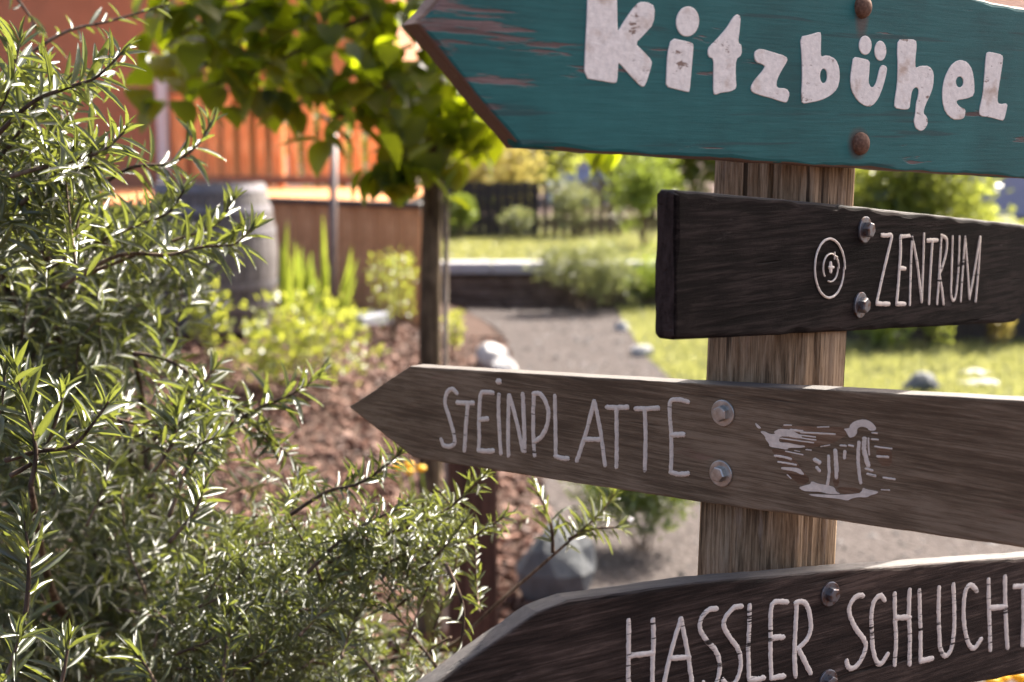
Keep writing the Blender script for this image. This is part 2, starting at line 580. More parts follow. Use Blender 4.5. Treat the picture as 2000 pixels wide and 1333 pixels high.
def pebbles():
    n = 9000
    X = rng.uniform(-0.6, 4.5, n); Y = rng.uniform(3.5, 13, n)
    k = in_poly(path_out)(X, Y)
    X, Y = X[k], Y[k]; n = len(X)
    r = rng.uniform(0.005, 0.014, n) * rng.choice([1, 1, 1, 1.7], n)
    dirs = np.array([[1, 0, 0], [0, 1, 0], [-1, 0, 0], [0, -1, 0], [0, 0, 1]], float)
    V = np.stack([X, Y, gh(X, Y) + 0.011], 1)[:, None, :] + dirs[None] * (r[:, None, None] * rng.uniform(.6, 1.3, (n, 5, 1)))
    T = (np.array([[0, 1, 4], [1, 2, 4], [2, 3, 4], [3, 0, 4]])[None] + (np.arange(n) * 5)[:, None, None]).reshape(-1, 3)
    return tris_mesh('loose_gravel', V.reshape(-1, 3), T)
m, nt, out = mat('pebble')
geo = nt.nodes.new('ShaderNodeNewGeometry')
princ(nt, out, ramp(nt, [(0, (0.03, 0.027, 0.0265)), (0.5, (0.075, 0.069, 0.068)), (1, (0.16, 0.148, 0.146))], geo.outputs['Random Per Island']).outputs[0], 0.9, 0.08)
tag(link('loose_gravel', pebbles(), m), 'small grey stones lying loose on the gravel path', 'gravel', kind='stuff')

# =================================================================================== SIGN POST
YP = 1.20
PA, PB = aty(1533, 325, YP), aty(1495, 1120, YP)
def post_c(z):
    t = (z - PB.z) / (PA.z - PB.z)
    return Vector((PB.x + (PA.x - PB.x) * t, YP, z))
PLANES = [(-62, .064), (-42, .055), (0, .0595), (18, .060), (40, .054), (66, .062), (100, .064), (140, .062), (180, .063), (220, .062), (262, .064)]
def post_r(th):
    """radius of the hewn post in direction th (degrees, 0 towards the camera, positive to the right)"""
    b = 9.0
    for a, d in PLANES:
        c_ = math.cos(R(th - a))
        if c_ > 0.05:
            b = min(b, .93 * d / c_)
    return b
def support(th):
    return max(post_r(q) * math.cos(R(q - th)) for q in range(0, 360, 1))
def make_post():
    zb, zt = -0.12, 1.92
    nz, na = 90, 144
    cracks = [(-24, .7, 1.5, .010, 0.0), (33, .8, 1.2, .009, 0.35), (8, .45, .9, .006, 0.9), (-50, .5, 1.0, .005, 1.3), (52, .5, .9, .006, .2), (-9, .3, .6, .0035, .6)]
    V = []
    for j in range(nz + 1):
        z = zb + (zt - zb) * j / nz
        c_ = post_c(z)
        taper = 1.03 - 0.03 * (z - 0.9) / 0.8
        for i in range(na):
            th = -180 + 360 * i / na
            r = post_r(th) * taper
            r += 0.0008 * math.sin(th * 0.31 + z * 2.1) + 0.0006 * math.sin(th * 0.9 + z * 5) + 0.0005 * math.sin(th * 2.1 - z * 3)
            for a, wd, ln, dp, ph in cracks:
                aa = a + 2.2 * math.sin(z * 5 + ph * 9) + 1.0 * math.sin(z * 17 + ph * 3)
                g = math.exp(-((th - aa) / (wd * 1.6)) ** 2)
                r -= dp * g * (0.55 + 0.45 * math.sin(z * 4.3 + ph * 7))
            V.append(Vector((c_.x + math.sin(R(th)) * r, c_.y - math.cos(R(th)) * r, z)))
    f = [(j * na + i, j * na + (i + 1) % na, (j + 1) * na + (i + 1) % na, (j + 1) * na + i) for j in range(nz) for i in range(na)]
    f.append(tuple(range(nz * na, (nz + 1) * na)))
    f.append(tuple(range(na))[::-1])
    base = post_c(0.0)
    me = mesh_from('wooden_post', [p - base for p in V], f, True)
    return me, base
M_POST = wood('post_timber', (0.095, 0.060, 0.033), (0.245, 0.162, 0.092), (0.40, 0.285, 0.178), 'z', 3.1, 0.8, 0.2, 400, 0.39, 0.9, worn=(0.60, (0.30, 0.23, 0.17)))
me, base = make_post()
po = link('wooden_post', me, M_POST, loc=base)
tag(po, 'rough hewn brown timber post that carries the four direction signs', 'post')

# ---- signs
M_STEEL = None
m, nt, out = mat('zinc_steel')
n1 = noise(nt, coords(nt, (160, 160, 160)), 1, 4, 0.6)
princ(nt, out, ramp(nt, [(0.3, (0.30, 0.29, 0.265)), (0.7, (0.52, 0.50, 0.465))], n1).outputs[0], ramp(nt, [(0.3, (0.28,) * 3), (0.7, (0.45,) * 3)], n1).outputs[0], 0.5, bump(nt, n1, 0.1, 0.001), 0.85)
M_STEEL = m
m, nt, out = mat('rusty_steel')
n1 = noise(nt, coords(nt, (220, 220, 220)), 1, 5, 0.65)
princ(nt, out, ramp(nt, [(0.3, (0.07, 0.035, 0.022)), (0.5, (0.15, 0.075, 0.045)), (0.75, (0.26, 0.16, 0.11))], n1).outputs[0], 0.75, 0.3, bump(nt, n1, 0.4, 0.001), 0.25)
M_RUST = m
m, nt, out = mat('weathered_steel')
n1 = noise(nt, coords(nt, (120, 120, 120)), 1, 5, 0.65)
rm = ramp(nt, [(0.46, (0, 0, 0)), (0.6, (1, 1, 1))], n1).outputs[0]
p = princ(nt, out, mixc(nt, rm, (0.17, 0.175, 0.19), (0.11, 0.055, 0.035)), 0.42, 0.5, bump(nt, n1, 0.2, 0.001), 0.7)
M_WSTEEL = m

def hex_bolt(parent, x, z, rw, m, domed=False, rot=0.3, proud=0.0, tilt=0.0):
    """washer and head on the front of a board; local -Y is the front"""
    root = bpy.data.objects.new('bolt', None)
    COL.objects.link(root)
    root.parent = parent
    root.location = (x, -proud, z)
    root.empty_display_size = 0.01
    root.rotation_euler = (tilt, rot, 0)
    seg = 28
    def lathe(prof, n=seg):
        V, f = [], []
        for y, r in prof:
            for s in range(n):
                an = 2 * math.pi * s / n
                V.append((math.cos(an) * r, y, math.sin(an) * r))
        for k in range(len(prof) - 1):
            for s in range(n):
                a, b = k * n + s, k * n + (s + 1) % n
                f.append((a, b, b + n, a + n))
        f.append(tuple(range((len(prof) - 1) * n, len(prof) * n)))
        return V, f
    t = rw * 0.16
    if not domed:
        V, f = lathe([(0.0012, rw), (-t * .8, rw), (-t, rw * .95), (-t * 1.02, rw * .3)])
        link('washer', mesh_from('washer', V, f), m, root)
        a = rw * 0.60
        hh = rw * 0.52
        V, f = lathe([(-t * .9, a), (-t - hh * .82, a), (-t - hh, a * .86), (-t - hh * 1.01, a * .5)], 6)
        link('head', mesh_from('head', V, f), m, root)
    else:
        V, f = lathe([(0.001, rw * 1.05), (-0.0015, rw), (-0.0035, rw * .9), (-0.0055, rw * .62), (-0.0063, rw * .25)])
        link('head', mesh_from('head', V, f, True), m, root)
    return root

class Sign:
    def __init__(self, label, yaw, anchor, thick, group='direction signs on the post', let_in=0.0):
        """anchor: picture point of the bolts' middle"""
        self.yaw, self.t = R(yaw), thick
        self.n = Vector((math.sin(self.yaw), -math.cos(self.yaw), 0))
        r = ray(*anchor)
        z = 1.3
        for _ in range(6):
            c_ = post_c(z)
            self.q = c_ + self.n * (support(yaw) * 1.018 + thick - let_in)
            k = (self.q - CAM).dot(self.n) / r.dot(self.n)
            hit = CAM + r * k
            z = hit.z
        self.o = hit
        self.X = Vector((math.cos(self.yaw), math.sin(self.yaw), 0))
        self.root = empty('direction_sign', hit, label, 'sign', group, self.yaw)
    def uv(self, px, py):
        r = ray(px, py)
        k = (self.q - CAM).dot(self.n) / r.dot(self.n)
        h = CAM + r * k - self.o
        return h.dot(self.X), h.z
    def board(self, outline, m, bev=0.003, segs=2, jit=0.0003, round_v=0.0):
        pts = [self.uv(*p) for p in outline]
        if round_v:                                   # cut the corners round
            q = []
            for k, p in enumerate(pts):
                a, b = Vector(pts[k - 1]), Vector(pts[(k + 1) % len(pts)])
                c_ = Vector(p)
                da, db = (a - c_), (b - c_)
                ra, rb = min(round_v, da.length * .4), min(round_v, db.length * .4)
                s, e = c_ + da.normalized() * ra, c_ + db.normalized() * rb
                for t in (0, .25, .5, .75, 1):
                    q.append(tuple((1 - t) ** 2 * s + 2 * t * (1 - t) * c_ + t * t * e))
            pts = q
        dense = []
        for k, p in enumerate(pts):
            a, b = Vector(p), Vector(pts[(k + 1) % len(pts)])
            n_ = max(1, int((b - a).length / 0.012))
            nrm = Vector((-(b - a).y, (b - a).x)).normalized()
            ph = random.uniform(0, 9)
            for s in range(n_):
                t = s / n_
                w = 0 if s == 0 else jit * (math.sin(t * n_ * .9 + ph) + .7 * math.sin(t * n_ * 2.3 + ph * 2) + random.uniform(-.6, .6))
                dense.append(a.lerp(b, t) + nrm * w)
        # rings from the front face over the worn edge to the back
        N_ = len(dense)
        area = sum(dense[k].x * dense[(k + 1) % N_].y - dense[(k + 1) % N_].x * dense[k].y for k in range(N_))
        sg_ = 1 if area > 0 else -1
        inw, wv = [], []
        ph = random.uniform(0, 9)
        for k in range(N_):
            t = (dense[(k + 1) % N_] - dense[k - 1]).normalized()
            inw.append(Vector((-t.y, t.x)) * sg_)
            wv.append(1 + .28 * math.sin(k * .45 + ph) + .2 * math.sin(k * 1.3 + 2 * ph) + random.uniform(-.22, .22))
        T = self.t
        V, f = [], []
        for ins, dep, side in ((1.0, 0.0, 0), (.45, .18, 0), (.12, .5, 0), (0.0, 1.0, 0), (0.0, 1.0, 1), (.6, 0.0, 1)):
            for k in range(N_):
                b_ = bev * wv[k]
                p = dense[k] + inw[k] * (b_ * ins)
                V.append((p.x, b_ * dep if side == 0 else T - b_ * .6 * dep, p.y))
        nr = 6
        for r_ in range(nr - 1):
            for k in range(N_):
                f.append((r_ * N_ + k, r_ * N_ + (k + 1) % N_, (r_ + 1) * N_ + (k + 1) % N_, (r_ + 1) * N_ + k))
        bm = bmesh.new()
        bv = [bm.verts.new(q) for q in V]
        for q in f:
            bm.faces.new([bv[i] for i in q])
        bm.faces.new([bv[i] for i in range(N_)])
        bm.faces.new([bv[i] for i in range((nr - 1) * N_, nr * N_)])
        me = bm_mesh('board', bm)
        o = link('board', me, m, self.root)
        self.bo = o
        return o
    def curve(self, name, loops, m, ext=0.0007, bevel=0.0004, lift=0.0, parent=None):
        cu = bpy.data.curves.new(name, 'CURVE')
        cu.dimensions = '2D'
        cu.fill_mode = 'BOTH'
        cu.extrude = ext
        cu.bevel_depth = bevel
        cu.bevel_resolution = 1
        for lp in loops:
            s = cu.splines.new('POLY')
            s.points.add(len(lp) - 1)
            for p, (x, z) in zip(s.points, lp):
                p.co = (x, z, 0, 1)
            s.use_cyclic_u = True
        tmp = bpy.data.objects.new('tmp_outline', cu)
        COL.objects.link(tmp)
        bpy.context.view_layer.update()
        me = bpy.data.meshes.new_from_object(tmp.evaluated_get(bpy.context.evaluated_depsgraph_get()))
        bpy.data.objects.remove(tmp)
        bpy.data.curves.remove(cu)
        me.transform(Matrix(((1, 0, 0, 0), (0, 0, -1, -lift), (0, 1, 0, 0), (0, 0, 0, 1))))
        me.materials.clear()
        return link(name, me, m, parent or self.root)
    def polys(self, name, loops, crop, m, chaikin=1, **kw):
        x0, y0, s = crop
        out = []
        for lp in loops:
            q = [(x0 + x / s, y0 + y / s) for x, y in lp]
            q = [self.uv(*p) for p in q]
            for _ in range(chaikin):
                q = [((1 - t) * a[0] + t * b[0], (1 - t) * a[1] + t * b[1]) for a, b in zip(q, q[1:] + q[:1]) for t in (.22, .78)]
            out.append(q)
        return self.curve(name, out, m, **kw)
    def strokes(self, name, strokes, crop, width, m, lift=0.00015, proud=0.0007, parent=None):
        """brush strokes as low domed ribbons with round, uneven ends"""
        x0, y0, s = crop
        allv = []
        for k, st in enumerate(strokes):
            wd = width
            if isinstance(st, tuple):
                st, wd = st
            P = [Vector((*self.uv(x0 + x / s, y0 + y / s), 0)) for x, y in st]
            path = smooth_path(P, 9)
            xm, ym = st[0]
            a, b = self.uv(x0 + xm / s, y0 + ym / s), self.uv(x0 + xm / s, y0 + (ym + wd) / s)
            hw = abs(a[1] - b[1]) * 0.5 * 1.02
            # end caps
            d0 = (path[0] - path[1]).normalized(); d1 = (path[-1] - path[-2]).normalized()
            ring = [(path[0] + d0 * hw * c_, math.sqrt(max(0, 1 - c_ * c_))) for c_ in (.98, .8, .45)] + [(p, 1.0) for p in path] + [(path[-1] + d1 * hw * c_, math.sqrt(max(0, 1 - c_ * c_))) for c_ in (.45, .8, .98)]
            # resample evenly for jitter
            V, f = [], []
            lz = lift + 0.00012 * k
            for i, (p, sc_) in enumerate(ring):
                q0, q1 = ring[max(i - 1, 0)][0], ring[min(i + 1, len(ring) - 1)][0]
                t = (q1 - q0).normalized()
                nn = Vector((-t.y, t.x, 0))
                ja, jb = 1 + random.uniform(-.16, .14), 1 + random.uniform(-.16, .14)
                for o_, h in ((-1 * ja, -.0003), (-.72 * ja, proud * .8), (0, proud), (.72 * jb, proud * .8), (1 * jb, -.0003)):
                    q = p + nn * (o_ * hw * sc_)
                    V.append((q.x, -(h + lz), q.y))
            for i in range(len(ring) - 1):
                for c_ in range(4):
                    a_ = i * 5 + c_
                    f.append((a_, a_ + 1, a_ + 6, a_ + 5))
            allv.append((V, f))
        V, f = join_vf(allv)
        bm = bmesh.new()
        bv = [bm.verts.new(q) for q in V]
        for q in f:
            try:
                bm.faces.new([bv[i] for i in q])
            except ValueError:
                pass
        me = bm_mesh(name, bm, True)
        return link(name, me, m, parent or self.root)

def worn_paint(name, paint, under, lo=0.40, axis_along=14, across=260, tint=None, seed=0.0):
    """old brush paint broken by the grain of the wood below"""
    m, nt, out = mat(name)
    tc = nt.nodes.new('ShaderNodeTexCoord')
    def mp(s):
        q = nt.nodes.new('ShaderNodeMapping')
        q.inputs['Scale'].default_value = s
        q.inputs['Location'].default_value = (seed, seed, seed)
        nt.links.new(tc.outputs['Object'], q.inputs[0])
        return q.outputs[0]
    g = noise(nt, mp((axis_along, 60, across)), 1, 4, 0.65, 0.25)
    b = noise(nt, mp((26, 26, 34)), 1, 3, 0.5)
    f = mth(nt, 'MULTIPLY_ADD', b, 0.45, mth(nt, 'MULTIPLY', g, 0.75))
    k = ramp(nt, [(lo, (0, 0, 0)), (lo + 0.05, (1, 1, 1))], f).outputs[0]
    var = noise(nt, mp((180, 180, 180)), 1, 4, 0.7)
    pc = ramp(nt, [(0.25, tuple(v * .72 for v in paint)), (0.7, paint)], var).outputs[0]
    if tint:
        tn = noise(nt, mp((30, 30, 40)), 1, 4, 0.6)
        pc = mixc(nt, ramp(nt, [(0.56, (0, 0, 0)), (0.72, (.8, .8, .8))], tn).outputs[0], pc, tint)
    princ(nt, out, mixc(nt, k, under, pc), 0.75, 0.25, bump(nt, g, 0.6, 0.001))
    return m

# -- teal sign on top
m, nt, out = mat('teal_paint')
broad, line, split, blotch, mp = grain_nodes(nt, 'x', 7.7, 380)
tc = nt.nodes.new('ShaderNodeTexCoord')
sx = nt.nodes.new('ShaderNodeSeparateXYZ'); nt.links.new(tc.outputs['Object'], sx.inputs[0])
teal = ramp(nt, [(0.36, (0.005, 0.060, 0.058)), (0.52, (0.009, 0.095, 0.091)), (0.68, (0.018, 0.128, 0.122))], mth(nt, 'MULTIPLY_ADD', line, 0.5, mth(nt, 'MULTIPLY', blotch, 0.55))).outputs[0]
barew = ramp(nt, [(0.35, (0.045, 0.024, 0.020)), (0.5, (0.11, 0.066, 0.058)), (0.68, (0.24, 0.165, 0.155))], mth(nt, 'MULTIPLY_ADD', line, 0.6, mth(nt, 'MULTIPLY', broad, 0.4))).outputs[0]
chip = noise(nt, mp((9, 90, 110)), 1, 5, 0.6, 0.25)
chip2 = noise(nt, mp((5, 20, 22)), 1, 4, 0.6)
wear_l = mth(nt, 'MULTIPLY', mth(nt, 'SUBTRACT', mth(nt, 'MULTIPLY', sx.outputs['X'], -1.0), 0.25), 0.5)       # the tip has lost most paint
wear_l = mth(nt, 'MAXIMUM', wear_l, 0.0)
cm = mth(nt, 'ADD', mth(nt, 'MULTIPLY_ADD', chip2, 0.45, mth(nt, 'MULTIPLY', chip, 0.62)), wear_l)
km = ramp(nt, [(0.642, (0, 0, 0)), (0.67, (1, 1, 1))], cm).outputs[0]
hair = ramp(nt, [(0.33, (1, 1, 1)), (0.38, (0, 0, 0))], split).outputs[0]
c = mixc(nt, km, teal, barew)
c = mixc(nt, mth(nt, 'MULTIPLY', hair, 0.55), c, (0.02, 0.04, 0.04))
# bare worn edge: sides of the board are unpainted
geo = nt.nodes.new('ShaderNodeNewGeometry')
sn = nt.nodes.new('ShaderNodeSeparateXYZ')
tn = nt.nodes.new('ShaderNodeVectorTransform'); tn.vector_type = 'NORMAL'; tn.convert_from = 'WORLD'; tn.convert_to = 'OBJECT'
nt.links.new(geo.outputs['True Normal'], tn.inputs[0]); nt.links.new(tn.outputs[0], sn.inputs[0])
ed = mth(nt, 'GREATER_THAN', sn.outputs['Y'], -0.93)
c = mixc(nt, mth(nt, 'MULTIPLY', ed, mth(nt, 'GREATER_THAN', chip2, 0.42)), c, (0.13, 0.075, 0.05))
# rust that has run around the bolts
def spot(x, z, rx, rz):
    dx = mth(nt, 'DIVIDE', mth(nt, 'SUBTRACT', sx.outputs['X'], x), rx)
    dz = mth(nt, 'DIVIDE', mth(nt, 'SUBTRACT', sx.outputs['Z'], z), rz)
    d = mth(nt, 'SQRT', mth(nt, 'ADD', mth(nt, 'MULTIPLY', dx, dx), mth(nt, 'MULTIPLY', dz, dz)))
    d = mth(nt, 'ADD', d, mth(nt, 'MULTIPLY_ADD', blotch, 0.8, -0.4))
    return ramp(nt, [(0.55, (1, 1, 1)), (1.0, (0, 0, 0))], d).outputs[0]
TEAL_SPOTS = (spot, c, nt, out, line)

sg = Sign('large teal painted arrow sign with bold white lettering at the top of the post', 36, (1683, 148), 0.019)
TOPY = lambda x: 15 + 0.19 * (x - 2000)
BOTY = lambda x: 289 + 0.060 * (x - 1005)
b1 = sg.uv(1680, 281); b2 = sg.uv(1684, 14)
s1 = spot(b1[0] - .002, b1[1], .017, .016)
s2 = spot(b2[0], b2[1] - .006, .011, .026)
c = mixc(nt, mth(nt, 'MULTIPLY', s1, 0.8), c, (0.085, 0.036, 0.022))
c = mixc(nt, mth(nt, 'MULTIPLY', s2, 0.7), c, (0.10, 0.042, 0.028))
princ(nt, out, c, 0.6, 0.25, bump(nt, mth(nt, 'SUBTRACT', mth(nt, 'MULTIPLY', line, 0.5), mth(nt, 'MULTIPLY', km, 0.7)), 0.5, 0.0012))
M_TEAL = m
sg.board([(812, 46), (1018, BOTY(1018)), (2150, BOTY(2150)), (2150, TOPY(2150)), (1005, TOPY(1005))], M_TEAL, 0.0035, 2, 0.0003)
M_WHITE = worn_paint('white_letter_paint', (0.88, 0.80, 0.72), (0.25, 0.17, 0.13), 0.45, 60, 140, (0.46, 0.33, 0.24))
C1, C2 = (780, 0, 3.2258), (1380, 0, 3.2258)
def ell(cx, cy, rx, ry, n=22, rot=0.0):
    return [(cx + rx * math.cos(a) * math.cos(rot) - ry * math.sin(a) * math.sin(rot), cy + rx * math.cos(a) * math.sin(rot) + ry * math.sin(a) * math.cos(rot)) for a in [2 * math.pi * k / n for k in range(n)]]
KIT = [
    (C1, [[(1187, -40), (1366, -36), (1368, 120), (1372, 208), (1382, 195), (1420, 130), (1470, 60), (1510, 18), (1560, 18), (1605, 42), (1598, 150), (1540, 215), (1480, 275), (1530, 325), (1588, 385), (1580, 430), (1545, 540), (1520, 545), (1450, 470), (1385, 395), (1374, 400), (1368, 515), (1350, 522), (1260, 506), (1165, 490), (1172, 300), (1182, 120)]]),
    (C1, [ell(1814, 137, 70, 92, 22, 0.1), [(1715, 246), (1790, 262), (1845, 275), (1848, 300), (1836, 440), (1825, 575), (1812, 578), (1740, 560), (1680, 545), (1682, 480), (1690, 330)]]),
    (C2, [[(190, 95), (210, 106), (205, 180), (193, 275), (215, 285), (218, 345), (180, 375), (178, 480), (185, 555), (150, 575), (90, 582), (50, 598), (42, 570), (44, 470), (45, 370), (10, 355), (8, 310), (30, 285), (75, 240), (130, 175), (165, 115)]]),
    (C2, [[(305, 325), (340, 312), (420, 335), (500, 360), (505, 385), (470, 440), (440, 500), (435, 545), (450, 560), (500, 562), (520, 590), (505, 640), (490, 645), (400, 615), (340, 600), (285, 580), (278, 550), (300, 510), (345, 460), (370, 420), (355, 405), (310, 390), (300, 355)]]),
    (C2, [[(590, 235), (650, 225), (700, 208), (718, 211), (715, 300), (716, 365), (760, 352), (810, 375), (832, 430), (835, 500), (820, 560), (780, 600), (720, 630), (650, 645), (600, 652), (597, 600), (603, 500), (600, 350)], ell(735, 480, 25, 50, 16)[::-1]]),
    (C2, [ell(998, 287, 38, 57), ell(1093, 322, 35, 60), [(925, 362), (975, 372), (1025, 385), (1022, 440), (1015, 520), (1030, 552), (1050, 556), (1070, 520), (1090, 430), (1108, 412), (1133, 425), (1130, 460), (1110, 540), (1080, 620), (1040, 668), (1000, 668), (950, 635), (912, 570), (905, 500), (915, 420)]]),
    (C2, [[(1205, 255), (1260, 252), (1315, 255), (1320, 290), (1310, 380), (1312, 435), (1350, 420), (1400, 420), (1428, 460), (1425, 540), (1405, 600), (1375, 660), (1360, 715), (1385, 740), (1390, 780), (1370, 815), (1345, 825), (1315, 805), (1305, 760), (1315, 720), (1320, 650), (1335, 600), (1335, 560), (1315, 545), (1290, 570), (1280, 640), (1275, 685), (1240, 690), (1182, 678), (1185, 630), (1200, 540), (1205, 400), (1200, 330)]]),
    (C2, [[(1600, 382), (1640, 395), (1670, 440), (1683, 520), (1683, 600), (1640, 620), (1570, 630), (1575, 660), (1600, 682), (1628, 690), (1622, 740), (1600, 752), (1550, 752), (1505, 710), (1485, 640), (1485, 560), (1500, 490), (1535, 420), (1570, 390)], ell(1592, 518, 26, 38, 16)[::-1]]),
    (C2, [[(1765, 330), (1815, 338), (1860, 350), (1865, 375), (1845, 500), (1830, 600), (1830, 650), (1850, 662), (1893, 655), (1885, 700), (1870, 758), (1845, 755), (1790, 738), (1720, 730), (1718, 690), (1740, 600), (1750, 480), (1758, 370)]]),
]
for crop, loops in KIT:
    sg.polys('letter', loops, crop, M_WHITE, ext=0.0001, bevel=0.0005, lift=0.0)
hex_bolt(sg.root, b1[0], b1[1], 0.0095, M_RUST, True)
hex_bolt(sg.root, b2[0], b2[1], 0.0095, M_RUST, True)

# -- dark sign pointing right
M_ZWOOD = wood('blackened_wood', (0.0035, 0.0024, 0.0021), (0.0088, 0.0061, 0.0054), (0.028, 0.020, 0.0175), 'x', 12.3, 0.78, 0.05, 330, 0.34, 0.8, worn=(0.655, (0.085, 0.068, 0.064)), lit_top=(0.095, 0.088, 0.086))
sz = Sign('blackened wood sign with a rounded end, a target mark and thin white capitals', 48, (1686, 522), 0.019, let_in=0.016)
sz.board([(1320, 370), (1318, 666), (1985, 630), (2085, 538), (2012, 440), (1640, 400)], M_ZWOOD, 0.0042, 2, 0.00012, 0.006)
M_ZPAINT = worn_paint('chalky_paint', (0.74, 0.65, 0.56), (0.022, 0.015, 0.012), 0.465, 20, 320, seed=2.0)
CZ = (1260, 330, 2.7027)
ZEN = [
    [[(1248, 350), (1275, 352), (1300, 352), (1292, 400), (1268, 500), (1245, 600), (1222, 705)], [(1222, 712), (1255, 714), (1285, 714)]],
    [[(1393, 357), (1370, 358), (1348, 358)], [(1346, 365), (1346, 450), (1336, 600), (1326, 712)], [(1330, 714), (1368, 714)], [(1342, 525), (1368, 527)]],
    [([(1396, 715), (1400, 540), (1408, 365)], 20), ([(1408, 362), (1435, 500), (1458, 700)], 20), ([(1458, 696), (1465, 520), (1470, 345)], 17)],
    [[(1490, 379), (1540, 378)], ([(1515, 385), (1505, 540), (1497, 710)], 20)],
    [([(1540, 710), (1552, 540), (1562, 370)], 20), ([(1562, 352), (1590, 372), (1588, 440), (1570, 510), (1550, 560)], 20), ([(1552, 560), (1565, 640), (1573, 712)], 19)],
    [([(1622, 360), (1616, 560), (1614, 660), (1626, 695), (1640, 660), (1653, 520), (1658, 360)], 18)],
    [([(1665, 697), (1675, 540), (1688, 362)], 18), ([(1688, 365), (1700, 520), (1710, 682)], 17), ([(1710, 685), (1738, 530), (1765, 362)], 16), ([(1767, 362), (1757, 530), (1742, 697)], 18)],
]
for st in ZEN:
    sz.strokes('letter', st, CZ, 25, M_ZPAINT)
def arc_dashes(cx, cy, rx, ry, gaps, n=40, seglen=3):
    out = []
    k = 0
    while k < n:
        a0, a1 = 2 * math.pi * k / n, 2 * math.pi * min(k + seglen, n) / n
        if not any(g0 <= k < g1 for g0, g1 in gaps):
            out.append([(cx + rx * math.cos(a), cy + ry * math.sin(a)) for a in (a0, (a0 + a1) / 2, a1)])
        k += seglen
    return out
em = sz.strokes('emblem', [(s, 13) for s in arc_dashes(970, 525, 78, 156, [(17, 19)], 40, 4)] + [(s, 9) for s in arc_dashes(970, 522, 40, 74, [(8, 11)], 30, 3)]
                + [([(966, 500), (967, 538)], 26), ([(958, 520), (978, 520)], 18), ([(972, 448), (1000, 466)], 6), ([(985, 440), (984, 476)], 6)], CZ, 12, M_ZPAINT)
em['label'] = 'chalky white target of dashed rings with a dot'
for px, py, ro in ((1688, 449, .2), (1679, 596, .6)):
    u, w = sz.uv(px, py)
    hex_bolt(sz.root, u, w, 0.0118, M_WSTEEL, False, ro)

# -- brown sign pointing left
M_SWOOD = wood('brown_sign_wood', (0.092, 0.059, 0.034), (0.155, 0.104, 0.062), (0.235, 0.165, 0.105), 'x', 21.9, 0.75, 0.22, 420, 0.27, 0.55, worn=(0.66, (0.20, 0.11, 0.075)), lit_top=(0.095, 0.088, 0.086))
ss = Sign('brown wooden arrow sign pointing left with thin letters and a mountain emblem', -42, (1409, 866), 0.022)
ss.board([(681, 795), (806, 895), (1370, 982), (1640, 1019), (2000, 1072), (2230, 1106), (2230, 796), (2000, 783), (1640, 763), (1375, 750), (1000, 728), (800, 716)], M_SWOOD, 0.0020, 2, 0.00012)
M_SPAINT = worn_paint('faded_pink_paint', (0.76, 0.64, 0.52), (0.075, 0.05, 0.036), 0.445, 16, 330, seed=5.0)
CS = (660, 690, 2.7027)
STE = [
    [[(628, 212), (603, 190), (574, 212), (566, 270), (588, 340), (610, 420), (616, 470), (594, 492), (558, 486), (546, 458)]],
    [([(632, 262), (672, 264), (714, 264)], 27), [(686, 272), (676, 380), (668, 512)]],
    [[(818, 210), (785, 206), (756, 214), (748, 270), (744, 360), (746, 440), (742, 512)], [(744, 514), (780, 518), (820, 516)], ([(752, 352), (790, 346)], 27)],
    [[(850, 222), (848, 330), (860, 528)], ([(847, 150), (853, 150)], 33)],
    [[(900, 538), (898, 400), (902, 226)], [(906, 226), (945, 370), (975, 512)], [(986, 514), (982, 360), (976, 218)]],
    [[(1038, 538), (1030, 400), (1034, 222)], [(1034, 214), (1072, 220), (1108, 290), (1106, 370), (1078, 436), (1038, 468)]],
    [[(1145, 228), (1148, 400), (1150, 536)], ([(1150, 545), (1185, 556), (1214, 556)], 26)],
    [[(1262, 566), (1310, 420), (1352, 256)], [(1354, 256), (1384, 400), (1410, 590)], [(1306, 456), (1384, 456)]],
    [([(1422, 286), (1476, 288), (1528, 286)], 28), [(1470, 300), (1472, 450), (1470, 600)]],
    [([(1574, 294), (1632, 294), (1690, 290)], 28), [(1620, 302), (1624, 450), (1620, 616)]],
    [[(1848, 258), (1800, 246), (1756, 256), (1752, 330), (1760, 450), (1758, 628)], [(1758, 630), (1800, 640), (1848, 636)], ([(1765, 432), (1825, 430)], 28)],
]
for st in STE:
    ss.strokes('letter', st, CS, 26, M_SPAINT)
CM = (1460, 800, 6.6667)
M_EPAINT = worn_paint('emblem_paint', (0.76, 0.64, 0.52), (0.075, 0.05, 0.036), 0.40, 16, 330, seed=15.0)
M_RAW = wood('raw_red_wood', (0.105, 0.055, 0.030), (0.170, 0.098, 0.056), (0.25, 0.155, 0.095), 'x', 2.2, 0.75, 0.2, 420, 0.3, 0.5)
def bar(x0, y0, x1, y1, t):
    t *= 1.25
    return [(x0, y0 - t * .35), ((x0 + x1) / 2, (y0 + y1) / 2 - t * .55), (x1, y1 - t * .3), (x1 + t * .6, y1), (x1 - t * .4, y1 + t * .45), ((x0 + x1) / 2, (y0 + y1) / 2 + t * .42), (x0 + t * .3, y0 + t * .5)]
RAW = [[(430, 215), (560, 215), (900, 225), (1300, 232), (1310, 330), (1100, 440), (900, 490), (700, 500), (430, 440)], [(300, 495), (560, 560), (700, 780), (830, 920), (700, 1000), (530, 850), (380, 640)],
       [(1665, 500), (1880, 510), (1880, 740), (1720, 730)], [(1150, 1005), (1400, 1018), (1500, 1055), (1450, 1098), (1220, 1105)], [(1110, 780), (1200, 790), (1190, 1000), (1120, 1000)]]
ro = bpy.data.objects.new('emblem', None)
COL.objects.link(ro)
ro.parent = ss.root
ro.empty_display_size = .02
